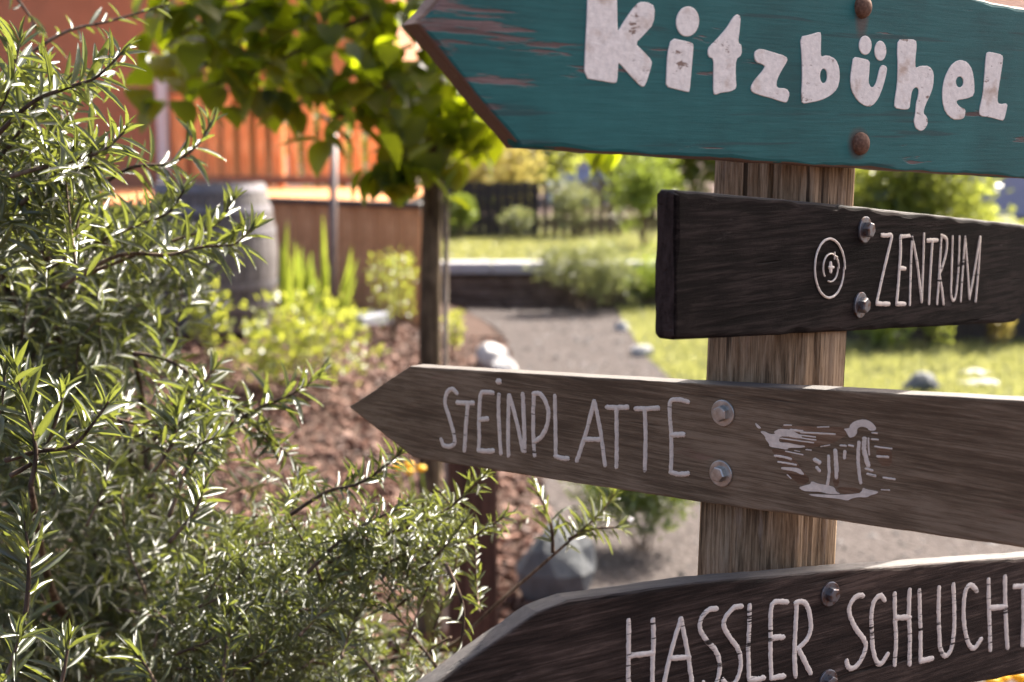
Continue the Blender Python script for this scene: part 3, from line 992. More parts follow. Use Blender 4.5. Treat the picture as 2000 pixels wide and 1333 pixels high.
for lp in RAW:
    ss.polys('bare_patch', [lp], CM, M_RAW, 1, ext=0.00015, bevel=0.0, lift=0.0001, parent=ro)
ro['label'] = 'carved mountain emblem in pale paint and bare reddish wood'
LOGO = [
    [(105, 170), (190, 245), (145, 250), (110, 205)],
    [(165, 285), (215, 280), (295, 322), (370, 318), (345, 290), (420, 250), (560, 262), (650, 310), (715, 352), (700, 378), (560, 352), (430, 350), (410, 400), (430, 430), (520, 432), (620, 455), (745, 478), (720, 500), (540, 498), (520, 525), (420, 505), (290, 485), (285, 440), (240, 390), (235, 350)],
    [(1255, 250), (1330, 245), (1340, 200), (1400, 150), (1520, 124), (1615, 160), (1680, 235), (1668, 275), (1590, 275), (1565, 240), (1500, 220), (1450, 235), (1430, 265), (1432, 310), (1395, 355), (1335, 370), (1305, 320), (1285, 280)],
    [(440, 750), (520, 752), (680, 762), (750, 850), (700, 845), (620, 805), (450, 780)],
    [(670, 1015), (760, 985), (820, 975), (840, 932), (930, 970), (1050, 985), (1140, 1015), (1155, 1070), (1225, 1102), (1050, 1098), (960, 1070), (780, 1066), (720, 1052)],
    [(790, 1098), (1000, 1108), (1200, 1112), (1450, 1096), (1495, 1065), (1508, 1015), (1550, 1040), (1710, 1068), (1690, 1095), (1610, 1115), (1560, 1145), (1450, 1140), (1360, 1158), (1310, 1188), (1180, 1158), (980, 1142), (850, 1125)],
]
for k, lp in enumerate(LOGO):
    ss.polys('stroke', [lp], CM, M_EPAINT, 1, ext=0.0002, bevel=0.0, lift=0.0005 + 0.00003 * (k % 7), parent=ro)
BRUSH = [
    ([(480, 205), (570, 208)], 18), ([(565, 268), (715, 284)], 34), ([(700, 300), (920, 312), (1140, 324)], 26), ([(640, 330), (885, 360)], 22), ([(560, 352), (760, 385), (890, 398)], 24), ([(430, 375), (640, 405), (860, 434)], 20),
    ([(480, 452), (740, 484)], 22), ([(915, 232), (1060, 228)], 16), ([(960, 484), (1070, 466)], 17), ([(500, 546), (720, 592)], 18), ([(362, 604), (470, 620), (565, 646)], 36), ([(405, 684), (520, 702), (632, 722)], 28), ([(620, 535), (680, 545)], 16), ([(765, 524), (830, 532)], 16),
    ([(1055, 610), (1058, 720), (1062, 830), (1042, 978)], 42), ([(1142, 540), (1150, 650), (1158, 780), (1160, 880)], 60), ([(1452, 430), (1440, 600), (1446, 760), (1474, 955)], 48), ([(1524, 385), (1518, 520), (1542, 630), (1572, 730)], 64), ([(1575, 378), (1577, 480), (1585, 590)], 24),
    ([(1545, 772), (1626, 798)], 32), ([(1566, 842), (1664, 868)], 34), ([(1628, 302), (1684, 310)], 28), ([(1620, 388), (1700, 396)], 24), ([(1662, 482), (1750, 498), (1878, 512)], 22), ([(1695, 612), (1832, 620)], 34), ([(1774, 890), (1916, 910)], 28),
    ([(1214, 470), (1282, 476)], 28), ([(1324, 468), (1376, 480)], 30), ([(1268, 548), (1262, 630)], 42), ([(880, 660), (935, 690)], 60), ([(905, 760), (935, 800)], 44), ([(1745, 1046), (1850, 1052)], 15), ([(520, 852), (566, 898)], 15),
]
for st in BRUSH:
    ss.strokes('stroke', [st], CM, 20, M_SPAINT, lift=0.0003, proud=0.0004, parent=ro)
for px, py, ro_ in ((1413, 807, .5), (1409, 925, .1)):
    u, w = ss.uv(px, py)
    hex_bolt(ss.root, u, w, 0.0118, M_STEEL, False, ro_)

# -- dark sign at the bottom
M_HWOOD = wood('grey_black_wood', (0.014, 0.009, 0.0070), (0.040, 0.0265, 0.0205), (0.098, 0.068, 0.054), 'x', 33.3, 0.74, 0.16, 300, 0.35, 0.9, worn=(0.65, (0.15, 0.11, 0.095)), lit_top=(0.095, 0.088, 0.086))
sh = Sign('dark grey wooden arrow sign with white capitals at the bottom of the picture', 33, (1618, 1245), 0.020)
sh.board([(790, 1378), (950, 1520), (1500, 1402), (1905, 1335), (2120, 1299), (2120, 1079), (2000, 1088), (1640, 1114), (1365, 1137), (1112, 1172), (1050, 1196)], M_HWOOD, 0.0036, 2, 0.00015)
M_HPAINT = worn_paint('chipped_grey_paint', (0.76, 0.67, 0.58), (0.022, 0.016, 0.014), 0.478, 18, 300, seed=9.0)
CH = (1400, 1060, 3.3333)
HAS = [
    [[(-575, 510), (-573, 640), (-576, 780), (-574, 960)], [(-415, 505), (-412, 640), (-418, 780), (-420, 955)], [(-570, 738), (-420, 720)]],
    [[(-350, 950), (-300, 720), (-236, 500)], [(-234, 500), (-190, 715), (-158, 945)], [(-292, 752), (-185, 745)]],
    [[(-5, 432), (-55, 440), (-102, 498), (-108, 565), (-66, 640), (-10, 700), (18, 780), (14, 860), (-14, 930), (-60, 945), (-90, 915)]],
    [[(158, 415), (110, 425), (56, 488), (48, 550), (90, 625), (142, 700), (156, 790), (138, 875), (104, 925), (62, 925), (40, 895)]],
    [[(213, 412), (210, 550), (205, 700), (210, 885)], ([(212, 888), (260, 892), (302, 882)], 38)],
    [[(455, 388), (410, 385), (368, 394), (352, 450), (350, 600), (350, 750), (355, 880)], [(358, 882), (434, 870)], ([(358, 622), (428, 616)], 38)],
    [[(512, 866), (506, 700), (514, 530), (520, 400)], [(512, 394), (560, 386), (595, 430), (612, 540), (590, 625), (528, 690)], [(538, 705), (570, 770), (608, 846)]],
    [[(948, 346), (905, 354), (866, 408), (866, 470), (905, 560), (960, 635), (968, 690), (930, 778), (884, 820), (854, 806), (846, 772)]],
    [[(1090, 372), (1062, 346), (1022, 388), (1006, 480), (1010, 600), (1018, 700), (1044, 782), (1076, 782), (1110, 730)]],
    [[(1158, 336), (1160, 500), (1166, 640), (1158, 792)], [(1255, 312), (1250, 470), (1256, 600), (1254, 788)], [(1168, 490), (1252, 486)]],
    [[(1318, 316), (1322, 450), (1326, 600), (1326, 768)], ([(1328, 772), (1398, 756)], 38)],
    [[(1446, 296), (1444, 450), (1448, 600), (1456, 690), (1486, 738), (1524, 696), (1544, 580), (1545, 420), (1540, 276)]],
    [[(1690, 312), (1655, 278), (1622, 308), (1606, 420), (1614, 560), (1640, 660), (1676, 688), (1718, 632)]],
    [[(1768, 246), (1772, 450), (1778, 600), (1780, 694)], [(1875, 226), (1878, 400), (1884, 550), (1892, 680)], [(1780, 426), (1878, 416)]],
    [([(1935, 288), (1990, 284), (2060, 274)], 34), [(1994, 306), (1996, 500), (1990, 662)]],
]
for st in HAS:
    sh.strokes('letter', st, CH, 37, M_HPAINT)
for px, py, ro_ in ((1620, 1160, .2), (1616, 1331, .5)):
    u, w = sh.uv(px, py)
    hex_bolt(sh.root, u, w, 0.0112, M_WSTEEL, False, ro_)

# =================================================================================== SEA BUCKTHORN BUSH
M_BARK = wood('shrub_bark', (0.035, 0.022, 0.015), (0.09, 0.06, 0.042), (0.19, 0.14, 0.10), 'z', 1.2, 0.8, 0.2, 90, 0.3, 0.5)
M_BUCK = leaf_mat('silver_leaf', [(0.012, 0.022, 0.008), (0.026, 0.040, 0.014), (0.030, 0.040, 0.022), (0.052, 0.068, 0.022)], (0.055, 0.066, 0.042), 0.42, 0.9, 0.21, (0.44, 0.50, 0.07))
bb = Vector((-0.42, 1.95, 0.0))
bush = empty('sea_buckthorn_bush', bb, 'silvery green shrub with narrow willow-like leaves filling the left foreground', 'bush')
BL = Leaves()
FACE = Vector((.62, -.36, .66)).normalized()
def sprig(pts, n, lmin, lmax, wr=0.138, r0=0.0022, wood_too=True, tipc=True, start=0.15, name='twig'):
    path = smooth_path(pts, 6)
    L = len(path) - 1
    if wood_too:
        v, f = tube([p - bb for p in path], [r0 * (1 - 0.7 * k / L) + 0.0004 for k in range(L + 1)], 6)
        o = link(name, mesh_from(name, v, f, True), M_BARK, bush)
    rel = path[-1] - CAM
    ex, ey = 1000 + F * rel.x / rel.dot(FW), 666.5 - F * rel.dot(UP) / rel.dot(FW)
    front = wood_too and rel.dot(FW) < 1.66
    fs = 1.0
    if front:
        n = int(n * 1.3)
    if ex > 430 and ey > 840 and ex < 1010:           # the low side shoots carry smaller, closer leaves
        fs, n = .72, int(n * 1.45)
    ga = random.uniform(0, 6)
    for k in range(n):
        t = start + (1 - start) * (k + random.random() * .6) / n
        i = min(int(t * L), L - 1)
        p = path[i].lerp(path[i + 1], t * L - i)
        tan = (path[i + 1] - path[i]).normalized()
        a = Vector((0, 0, 1)) if abs(tan.z) < .85 else Vector((1, 0, 0))
        u = (a - tan * a.dot(tan)).normalized()
        w = tan.cross(u)
        ga += 2.4 + random.uniform(-.3, .3)
        rad = u * math.cos(ga) + w * math.sin(ga)
        op = random.uniform(.55, 1.5) * (1.12 - .4 * t)
        d = tan * math.cos(op) + rad * math.sin(op) + Vector((-.06, 0, .14))
        d.normalize()
        if random.random() < .45:                     # turned flat to the light
            d -= FACE * (d.dot(FACE) * .9)
        nrm = tan * .2 - rad * .2 + FACE * 1.1 + Vector(rng.normal(0, .36, 3))
        l = fs * (1.0 if front else .95) * random.uniform(lmin, lmax) * (.75 + .5 * math.sin(math.pi * min(1, t * 1.05)))
        BL.add(p, d, nrm, l, l * wr * random.uniform(.8, 1.25))
    if tipc:
        tan = (path[-1] - path[-3]).normalized()
        for k in range(4):
            d = tan + rdir() * .35 + Vector((0, 0, .12))
            BL.add(path[-1] - tan * .004 * k, d, rdir(.5), lmin * random.uniform(.6, 1.0), lmin * wr * .9)
def sp(px_pts, z, n, lmin=.028, lmax=.046, dz=0.0, **kw):
    m_ = len(px_pts) - 1
    sprig([at(x, y, z + dz * k / m_) for k, (x, y) in enumerate(px_pts)], n, lmin, lmax, **kw)
# the sprigs that stand out
sp([(-40, 300), (57, 205), (130, 172), (190, 150), (245, 95)], 1.30, 30)
sp([(20, 345), (80, 328), (150, 312), (205, 292), (245, 255)], 1.32, 30)
sp([(40, 400), (100, 350), (160, 330), (215, 318)], 1.36, 20)
sp([(-30, 260), (10, 190), (30, 120), (40, 80)], 1.28, 18)
sp([(-20, 330), (30, 270), (75, 190), (85, 120)], 1.37, 22)
sp([(50, 110), (130, 62), (220, 40), (330, 8)], 1.75, 20, .02, .034)
sp([(-10, -60), (50, 20), (75, 60)], 1.8, 10, .02, .034)
sp([(150, 400), (250, 330), (330, 320), (385, 285), (412, 240)], 1.6, 26)
sp([(120, 560), (230, 500), (330, 498), (400, 482), (456, 478), (492, 445)], 1.48, 40, .03, .048)
sp([(100, 520), (200, 470), (270, 440), (330, 415), (360, 370)], 1.52, 34)
sp([(160, 540), (260, 500), (340, 470), (420, 440), (455, 390)], 1.56, 30)
sp([(60, 950), (70, 880), (50, 800), (28, 712)], 1.24, 22, .03, .05)
sp([(10, 900), (75, 882), (140, 872), (180, 830), (212, 785)], 1.25, 26, .028, .046)
sp([(20, 930), (80, 890), (110, 820), (125, 760)], 1.28, 18, .03, .045)
sp([(-30, 880), (0, 800), (10, 730)], 1.24, 14, .03, .05)
sp([(260, 690), (330, 705), (410, 760), (480, 815), (550, 876), (600, 930), (660, 1000)], 1.62, 60, .026, .042)
sp([(300, 860), (360, 800), (390, 760), (420, 715)], 1.55, 22)
sp([(420, 850), (500, 800), (570, 770), (622, 735)], 1.62, 26)
sp([(330, 1010), (360, 930), (390, 870), (440, 850)], 1.5, 24)
sp([(300, 920), (340, 860), (345, 800)], 1.47, 20)
sp([(560, 1010), (640, 960), (700, 945), (760, 905), (785, 880)], 1.5, 34, .026, .042)
sp([(640, 1100), (740, 1050), (850, 1010), (915, 960), (950, 925)], 1.5, 36, .026, .042)
sp([(700, 1130), (800, 1080), (900, 1060), (985, 1010)], 1.53, 30, .026, .042)
sp([(600, 1120), (660, 1060), (720, 1020), (800, 985)], 1.48, 30, .026, .04)
sp([(900, 1250), (960, 1190), (1040, 1120), (1120, 1050), (1170, 1005), (1200, 965)], 1.6, 34, .02, .034, start=.55)
sp([(1080, 1080), (1075, 1020), (1045, 950)], 1.6, 14, .02, .032)
sp([(1110, 1055), (1150, 1035), (1215, 1030)], 1.6, 12, .02, .032)
sp([(870, 1100), (905, 1190), (895, 1290)], 1.45, 7, .025, .04, tipc=False)
sp([(50, 1200), (56, 1130), (54, 1070), (48, 1015)], 1.22, 20, .03, .05)
sp([(110, 1380), (125, 1310), (135, 1250)], 1.22, 12, .03, .045)
sp([(-10, 1380), (20, 1300), (40, 1240)], 1.2, 12, .03, .045)
sp([(320, 1370), (290, 1310), (265, 1275)], 1.4, 12, .026, .04)
sp([(430, 1370), (440, 1280), (450, 1230)], 1.42, 16, .026, .04)
sp([(330, 1060), (380, 1000), (400, 950)], 1.42, 20, .026, .04)
sp([(760, 1380), (720, 1300), (660, 1240), (610, 1200)], 1.5, 26, .024, .036)
sp([(880, 1340), (820, 1260), (770, 1200), (720, 1180)], 1.55, 14, .022, .034)
# the mass behind them
def in_px(poly):
    fn = in_poly(poly)
    P = np.array(poly, float)
    def pick():
        while True:
            x = random.uniform(P[:, 0].min(), P[:, 0].max()); y = random.uniform(P[:, 1].min(), P[:, 1].max())
            if fn(np.array([x]), np.array([y]))[0]:
                return x, y
    return pick
HOLES = [(505, 905, 75, 70), (560, 975, 70, 30), (790, 1135, 75, 55), (400, 600, 55, 30), (690, 830, 60, 60), (455, 790, 30, 40)]
def mass(poly, count, z0, z1, n, lmin, lmax, ln=.10, wood_share=.35, wr=.138, dirx=0.35):
    pick = in_px(poly)
    for _ in range(count):
        x, y = pick()
        if any(((x - hx) / hw) ** 2 + ((y - hy) / hh) ** 2 < 1 for hx, hy, hw, hh in HOLES):
            continue
        z = random.uniform(z0, z1)
        d = Vector((random.gauss(dirx, .5), random.gauss(-.1, .5), random.gauss(.55, .45))).normalized()
        e = at(x, y, z)
        s = e - d * ln * random.uniform(.7, 1.4)
        mid = s.lerp(e, .5) + Vector(rng.normal(0, .008, 3)) - Vector((0, 0, .008))
        sprig([s, mid, e], n, lmin, lmax, wr, .0015, random.random() < wood_share, True, 0.05)
mass([(-60, 120), (120, 110), (210, 250), (240, 390), (120, 420), (-60, 430)], 75, 1.3, 1.6, 18, .026, .042, .09)
mass([(-60, 330), (170, 380), (330, 400), (440, 470), (410, 515), (310, 610), (290, 700), (220, 780), (-60, 800)], 230, 1.72, 2.3, 22, .026, .042, .11)
mass([(-60, 760), (230, 850), (330, 790), (390, 860), (420, 990), (560, 1030), (640, 1060), (640, 1400), (-60, 1400)], 340, 1.62, 2.3, 22, .022, .038, .10)
mass([(430, 1010), (600, 990), (700, 960), (800, 970), (900, 990), (960, 1040), (930, 1080), (760, 1090), (700, 1150), (640, 1280), (400, 1300)], 230, 1.45, 1.8, 22, .018, .032, .09)
mass([(350, 1180), (700, 1180), (830, 1270), (800, 1400), (350, 1400)], 150, 1.5, 2.0, 22, .018, .032, .09)
mass([(340, 740), (430, 760), (560, 880), (640, 960), (560, 1010), (470, 900), (360, 850)], 60, 1.5, 1.75, 16, .022, .036, .08)
mass([(-60, 430), (280, 440), (280, 690), (180, 800), (-60, 800)], 170, 2.0, 2.6, 26, .03, .048, .16, 0)
mass([(-60, 800), (300, 850), (420, 1050), (600, 1060), (640, 1400), (-60, 1400)], 300, 1.9, 2.6, 26, .028, .044, .16, 0)
mass([(330, 1040), (640, 1040), (760, 1180), (780, 1400), (330, 1400)], 110, 1.8, 2.3, 24, .024, .038, .14, 0)
# main stems
def stem(pts, r0, r1):
    path = smooth_path([bb + Vector((0, 0, -.02))] + [at(px_, py_, z_ + (.28 if k_ < len(pts) - 1 else .2)) for k_, (px_, py_, z_) in enumerate(pts)], 5)
    L = len(path) - 1
    tube_obj('stem', path, [r0 + (r1 - r0) * k / L for k in range(L + 1)], M_BARK, bush, bb, 8)
stem([(250, 1300, 1.85), (150, 900, 1.75), (90, 500, 1.6), (20, 345, 1.4)], .014, .004)
stem([(330, 1250, 1.9), (260, 900, 1.85), (180, 600, 1.7), (120, 560, 1.52)], .013, .003)
stem([(420, 1300, 1.8), (480, 1200, 1.7), (560, 1100, 1.6), (640, 1100, 1.52)], .012, .003)
stem([(350, 1200, 1.8), (300, 1000, 1.7), (280, 800, 1.66), (262, 692, 1.62)], .011, .003)
stem([(180, 1330, 1.7), (100, 1150, 1.45), (60, 950, 1.26)], .010, .003)
stem([(560, 1340, 1.75), (720, 1300, 1.65), (860, 1270, 1.62), (902, 1248, 1.6)], .009, .003)
stem([(300, 1100, 1.9), (100, 800, 1.8), (-30, 400, 1.5), (-40, 300, 1.32)], .011, .003)
stem([(200, 1000, 2.0), (140, 500, 1.95), (60, 200, 1.85), (48, 112, 1.76)], .010, .003)
BL.emit(bush, LANCE, M_BUCK, 300)

# =================================================================================== YOUNG TREE
M_TRUNK = wood('young_bark', (0.028, 0.018, 0.009), (0.07, 0.047, 0.026), (0.14, 0.10, 0.06), 'z', 8.8, 0.85, 0.2, 60, 0.3, 0.8)
M_LIN = leaf_mat('linden_leaf', [(0.010, 0.026, 0.005), (0.016, 0.036, 0.006), (0.022, 0.045, 0.008), (0.013, 0.030, 0.008)], (0.026, 0.044, 0.013), 0.44, 0.5, 0.52, (0.54, 0.62, 0.01))
TZ = 4.2
tb = at(838, 1200, TZ); tb.z = float(gh(tb.x, tb.y))
tree = empty('young_tree', tb, 'slim young broadleaf tree with heart-shaped leaves behind the signs', 'tree')
t_pts = [tb + Vector((0, 0, -.03)), at(840, 900, TZ), at(840, 600, TZ), at(846, 300, TZ), at(852, 40, TZ), at(850, -250, TZ + .05), at(835, -520, TZ + .1)]
tp = smooth_path(t_pts, 6)
tube_obj('trunk', tp, [0.041 - 0.023 * k / (len(tp) - 1) for k in range(len(tp))], M_TRUNK, tree, tb, 14)
TL = Leaves()
def limb(pts, r0=.012, r1=.003):
    path = smooth_path(pts, 5)
    tube_obj('branch', path, [r0 + (r1 - r0) * k / (len(path) - 1) for k in range(len(path))], M_TRUNK, tree, tb, 7)
    return path
def hang(p, size):
    """a leaf that hangs from its stalk"""
    a = random.uniform(0, 2 * math.pi)
    d = Vector((math.cos(a) * .7, math.sin(a) * .7, random.gauss(-.55, .45)))
    nrm = Vector((math.cos(a), math.sin(a), random.uniform(.2, 1.2)))
    TL.add(p, d, nrm, size, size * random.uniform(.82, 1.0))
limbs = [
    limb([at(850, 60, TZ), at(740, 30, 4.0), at(620, 80, 3.85), at(500, 140, 3.8), at(400, 170, 3.75)]),
    limb([at(848, 150, TZ), at(780, 150, 4.0), at(720, 210, 3.85), at(640, 230, 3.8)], .009),
    limb([at(847, 250, TZ), at(810, 240, 4.05), at(790, 300, 3.95), at(785, 350, 3.9)], .007),
    limb([at(850, 20, TZ), at(900, 60, 4.1), at(940, 160, 4.0), at(960, 250, 3.95)], .008),
    limb([at(852, -60, TZ), at(700, -80, 4.0), at(560, -20, 3.8), at(420, 30, 3.7), at(320, 90, 3.6)]),
    limb([at(850, -150, TZ), at(760, -200, 4.5), at(600, -150, 4.8), at(450, -100, 5.0)]),
    limb([at(850, -120, TZ), at(960, -160, 4.4), at(1080, -100, 4.6), at(1200, -60, 4.8)]),
    limb([at(850, -200, TZ + .02), at(1000, -330, 4.0), at(1200, -420, 3.8), at(1330, -520, 3.7)]),
    limb([at(845, -350, TZ + .05), at(950, -420, 4.6), at(1100, -430, 5.1)]),
    limb([at(846, 320, TZ), at(880, 260, 4.1), at(930, 250, 4.15)], .006),
]
for pth in limbs:
    for k in range(len(pth) - 1):
        for _ in range(4):
            p = pth[k].lerp(pth[k + 1], random.random()) + Vector(rng.normal(0, .05, 3)) + Vector((0, 0, .035))
            hang(p, random.uniform(.06, .115))
CROWN = [(250, 170), (300, 90), (400, 10), (420, -120), (960, -120), (975, 120), (900, 200), (860, 250), (800, 190), (740, 230), (660, 250), (600, 210), (540, 250), (470, 200), (420, 160), (340, 220), (290, 220)]
pick = in_px(CROWN)
for _ in range(270):
    x, y = pick()
    hang(at(x, y - 45, random.uniform(3.6, 4.7)), random.uniform(.06, .115))
for x, y, z in ((770, 330, 3.9), (745, 325, 3.9), (790, 365, 3.9), (735, 350, 3.92), (785, 320, 3.9), (800, 350, 3.95), (560, 215, 3.8), (545, 190, 3.8), (520, 195, 3.85), (650, 255, 3.85), (620, 265, 3.85), (680, 240, 3.9), (940, 285, 4.0), (960, 260, 4.0), (905, 255, 4.0), (925, 215, 4.0), (890, 200, 4.0), (870, 220, 3.95), (840, 190, 3.9), (1190, 300, 4.4), (1175, 280, 4.4), (310, 205, 3.6), (270, 180, 3.6), (350, 190, 3.7)):
    for _ in range(2):
        hang(at(x, y, z) + Vector(rng.normal(0, .012, 3)), random.uniform(.085, .12))
for _ in range(75):
    hang(at(random.uniform(290, 640), random.uniform(-20, 150), random.uniform(3.6, 4.3)), random.uniform(.06, .11))
# unseen crown above the picture; clusters added to shade the bush and lower leaves
for cx, cy, cz, rx, ry, rz, n_ in ((.36, 3.5, 2.8, .56, .48, .36, 600), (.2, 5.0, 2.95, .8, .6, .5, 480), (-.5, 4.3, 2.9, .6, .7, .5, 160)):
    for _ in range(n_):
        q = Vector(rng.normal(size=3)).normalized() * random.random() ** .4
        p = Vector((cx + q.x * rx, cy + q.y * ry, cz + q.z * rz))
        rel = p - CAM
        if 666.5 - F * rel.dot(UP) / rel.dot(FW) > -40:
            continue
        hang(p, random.uniform(.08, .12))
TL.emit(tree, HEART, M_LIN, 300)
M_STAKE = wood('pale_stake', (0.16, 0.12, 0.085), (0.30, 0.24, 0.18), (0.45, 0.38, 0.30), 'z', 4.4, 0.75, 0.25, 80, 0.25, 0.4)
k0, k1 = at(869, 1200, TZ - .02), at(872, 395, TZ - .02)
k0.z = float(gh(k0.x, k0.y)) - .05
st = tube_obj('garden_stake', smooth_path([k0, k0.lerp(k1, .33) + Vector((.002, 0, 0)), k0.lerp(k1, .66) + Vector((-.002, 0, 0)), k1], 6), .0085, M_STAKE, None, k0, 10)
st.location = k0
tag(st, 'thin pale wooden stake standing close against the young tree trunk', 'stake')

# =================================================================================== GARDEN THINGS
# barrel
M_STAVE = wood('grey_oak', (0.04, 0.034, 0.032), (0.088, 0.076, 0.073), (0.165, 0.148, 0.145), 'z', 6.1, 0.7, 0.3, 90, 0.28, 0.6)
M_HOOP = plain('hoop_iron', (0.16, 0.15, 0.16), 0.55, 0.4, 0.6, 0.3, 25)
bz = 8.55
bc = at(418, 600, bz); bc.z = float(gh(bc.x, bc.y)) - 0.01
barrel = empty('wine_barrel', bc, 'grey weathered wooden barrel standing upright in front of the timber wall', 'barrel')
NB, BH, BR0, BR1 = 24, 0.93, 0.335, 0.41
def brad(t):
    return BR0 + (BR1 - BR0) * (1 - (2 * t - 1) ** 2)
def stave_mesh():
    V, f = [], []
    h = math.pi / NB * .985
    nz = 10
    for j in range(nz + 1):
        t = j / nz
        r = brad(t)
        for rr in (r, r - .026):
            for a in (-h, 0, h):
                V.append((math.sin(a) * rr, -math.cos(a) * rr * (1 if a else 1.0), t * BH))
    for j in range(nz):
        a = j * 6; b = a + 6
        f += [(a, a + 1, b + 1, b), (a + 1, a + 2, b + 2, b + 1), (a + 4, a + 3, b + 3, b + 4), (a + 5, a + 4, b + 4, b + 5), (a + 3, a, b, b + 3), (a + 2, a + 5, b + 5, b + 2)]
    f += [(0, 3, 4, 1), (1, 4, 5, 2)]
    a = nz * 6
    f += [(a, a + 1, a + 4, a + 3), (a + 1, a + 2, a + 5, a + 4)]
    return mesh_from('stave', V, f)
sm_ = stave_mesh()
sm_.materials.append(M_STAVE)
for k in range(NB):
    o = link('stave', sm_, None, barrel)
    o.rotation_euler = (0, 0, 2 * math.pi * k / NB)
for t in (.03, .17, .32, .68, .83, .965):
    V, f = [], []
    for dz, dr in ((-.022, .001), (-.022, .005), (.022, .005), (.022, .001)):
        for s in range(48):
            an = 2 * math.pi * s / 48
            r = brad(min(1, max(0, t + dz / BH))) + dr
            V.append((math.cos(an) * r, math.sin(an) * r, t * BH + dz))
    for k in range(3):
        for s in range(48):
            a, b = k * 48 + s, k * 48 + (s + 1) % 48
            f.append((a, b, b + 48, a + 48))
    link('hoop', mesh_from('hoop', V, f), M_HOOP, barrel)
V = [(math.cos(2 * math.pi * s / 40) * (BR0 - .02), math.sin(2 * math.pi * s / 40) * (BR0 - .02), BH - .03) for s in range(40)]
link('lid', mesh_from('lid', V, [tuple(range(40))]), M_STAVE, barrel)

# timber wall of the deck
M_LARCH = wood('larch_boards', (0.36, 0.15, 0.06), (0.52, 0.235, 0.10), (0.64, 0.33, 0.16), 'z', 9.9, 0.6, 0.3, 70, 0.26, 0.3)
M_DARKCAP = plain('dark_cap', (0.035, 0.028, 0.028), 0.5, 0.4)
wl, wr_ = aty(470, 400, 12.1), aty(822, 412, 10.5)
WTOP = 1.07
A, B = Vector((wl.x, wl.y, 0)), Vector((wr_.x, wr_.y, 0))
wd = (B - A).normalized(); wlen = (B - A).length
wall = empty('timber_wall', A, 'brown vertical board wall with a dark cap below the orange railing', 'wall', None, math.atan2(wd.y, wd.x))
nb = 9
bw = wlen / nb
for k in range(nb):
    me = box_mesh('plank', bw - .006, .024, WTOP - .012 * 0, .003) if k == 0 else me
    o = link('plank', me, M_LARCH, wall)
    o.location = (bw * (k + .5), random.uniform(-.003, .003), 0.0)
o = link('frame', box_mesh('frame', wlen, .05, WTOP - .06, .002), M_DARKCAP, wall); o.location = (wlen / 2, .045, 0.01)
o = link('cap', box_mesh('cap', wlen + .06, .16, .045, .004), M_DARKCAP, wall); o.location = (wlen / 2, .03, WTOP + .003)
# stone base in front of it
pb = at(690, 632, 10.2)
pl = link('stone_slab', box_mesh('stone_slab', .46, .4, .17, .012), plain('blue_grey_stone', (0.22, 0.23, 0.26), 0.8, 0.3, 0, .2, 9, .3, .01), loc=(pb.x, pb.y, float(gh(pb.x, pb.y)) - .12))
pl.rotation_euler = (0, 0, -.5)
tag(pl, 'blue-grey stone slab lying at the foot of the timber wall', 'slab')

# deck with a railing at its far side
M_ORANGE = wood('orange_stain', (0.56, 0.19, 0.06), (0.72, 0.30, 0.11), (0.82, 0.42, 0.20), 'z', 5.5, 0.5, 0.35, 60, 0.24, 0.25)
M_ORANGE_X = wood('orange_stain_boards', (0.56, 0.19, 0.06), (0.72, 0.30, 0.11), (0.82, 0.42, 0.20), 'x', 5.5, 0.5, 0.35, 60, 0.24, 0.25)
M_BROWNRAIL = wood('brown_rail', (0.16, 0.07, 0.04), (0.26, 0.12, 0.07), (0.34, 0.17, 0.10), 'x', 1.5, 0.6, 0.3, 60, 0.25, 0.3)
dk = empty('wooden_deck', (0, 0, 0), 'orange stained deck floor between the board wall and the railing', 'deck')
DH = 1.06
y = 12.3
k = 0
while y < 17.4:
    o = link('floor_board', box_mesh('floor_board', 4.6, .135, .04, .004) if k == 0 else me_fb, M_ORANGE_X, dk)
    if k == 0:
        me_fb = o.data
    o.location = (-3.35, y, DH - .04)
    y += .142; k += 1
o = link('substructure', box_mesh('substructure', 4.5, 4.9, .9, 0), M_DARKCAP, dk); o.location = (-3.35, 14.9, .1)
RY = 17.2
rl, rr = aty(345, 340, RY).x, aty(742, 365, RY - .3).x
rail = empty('deck_railing', (rl, RY, DH), 'bright orange slatted railing at the far side of the deck', 'railing')
x = 0.06
slw, gap = .120, .085
RH = 1.26
k = 0
me_s = box_mesh('slat', slw, .055, RH - .16, .004)
RL = rr - rl
while x < RL:
    o = link('slat', me_s, M_ORANGE, rail)
    o.location = (x, 0, .10)
    o.rotation_euler = (0, 0, random.uniform(-.02, .02))
    x += slw + gap; k += 1
for nm, z_, hh, yy in (('bottom_rail', .045, .11, -.045), ('top_rail', RH - .08, .09, -.045)):
    o = link(nm, box_mesh(nm, RL + .1, .05, hh, .005), M_BROWNRAIL, rail); o.location = (RL / 2, yy, z_)
for px_ in (0.0, RL * .5, RL):
    o = link('post', box_mesh('post', .11, .11, RH + .05, .006), M_ORANGE, rail); o.location = (px_, .08, .0)

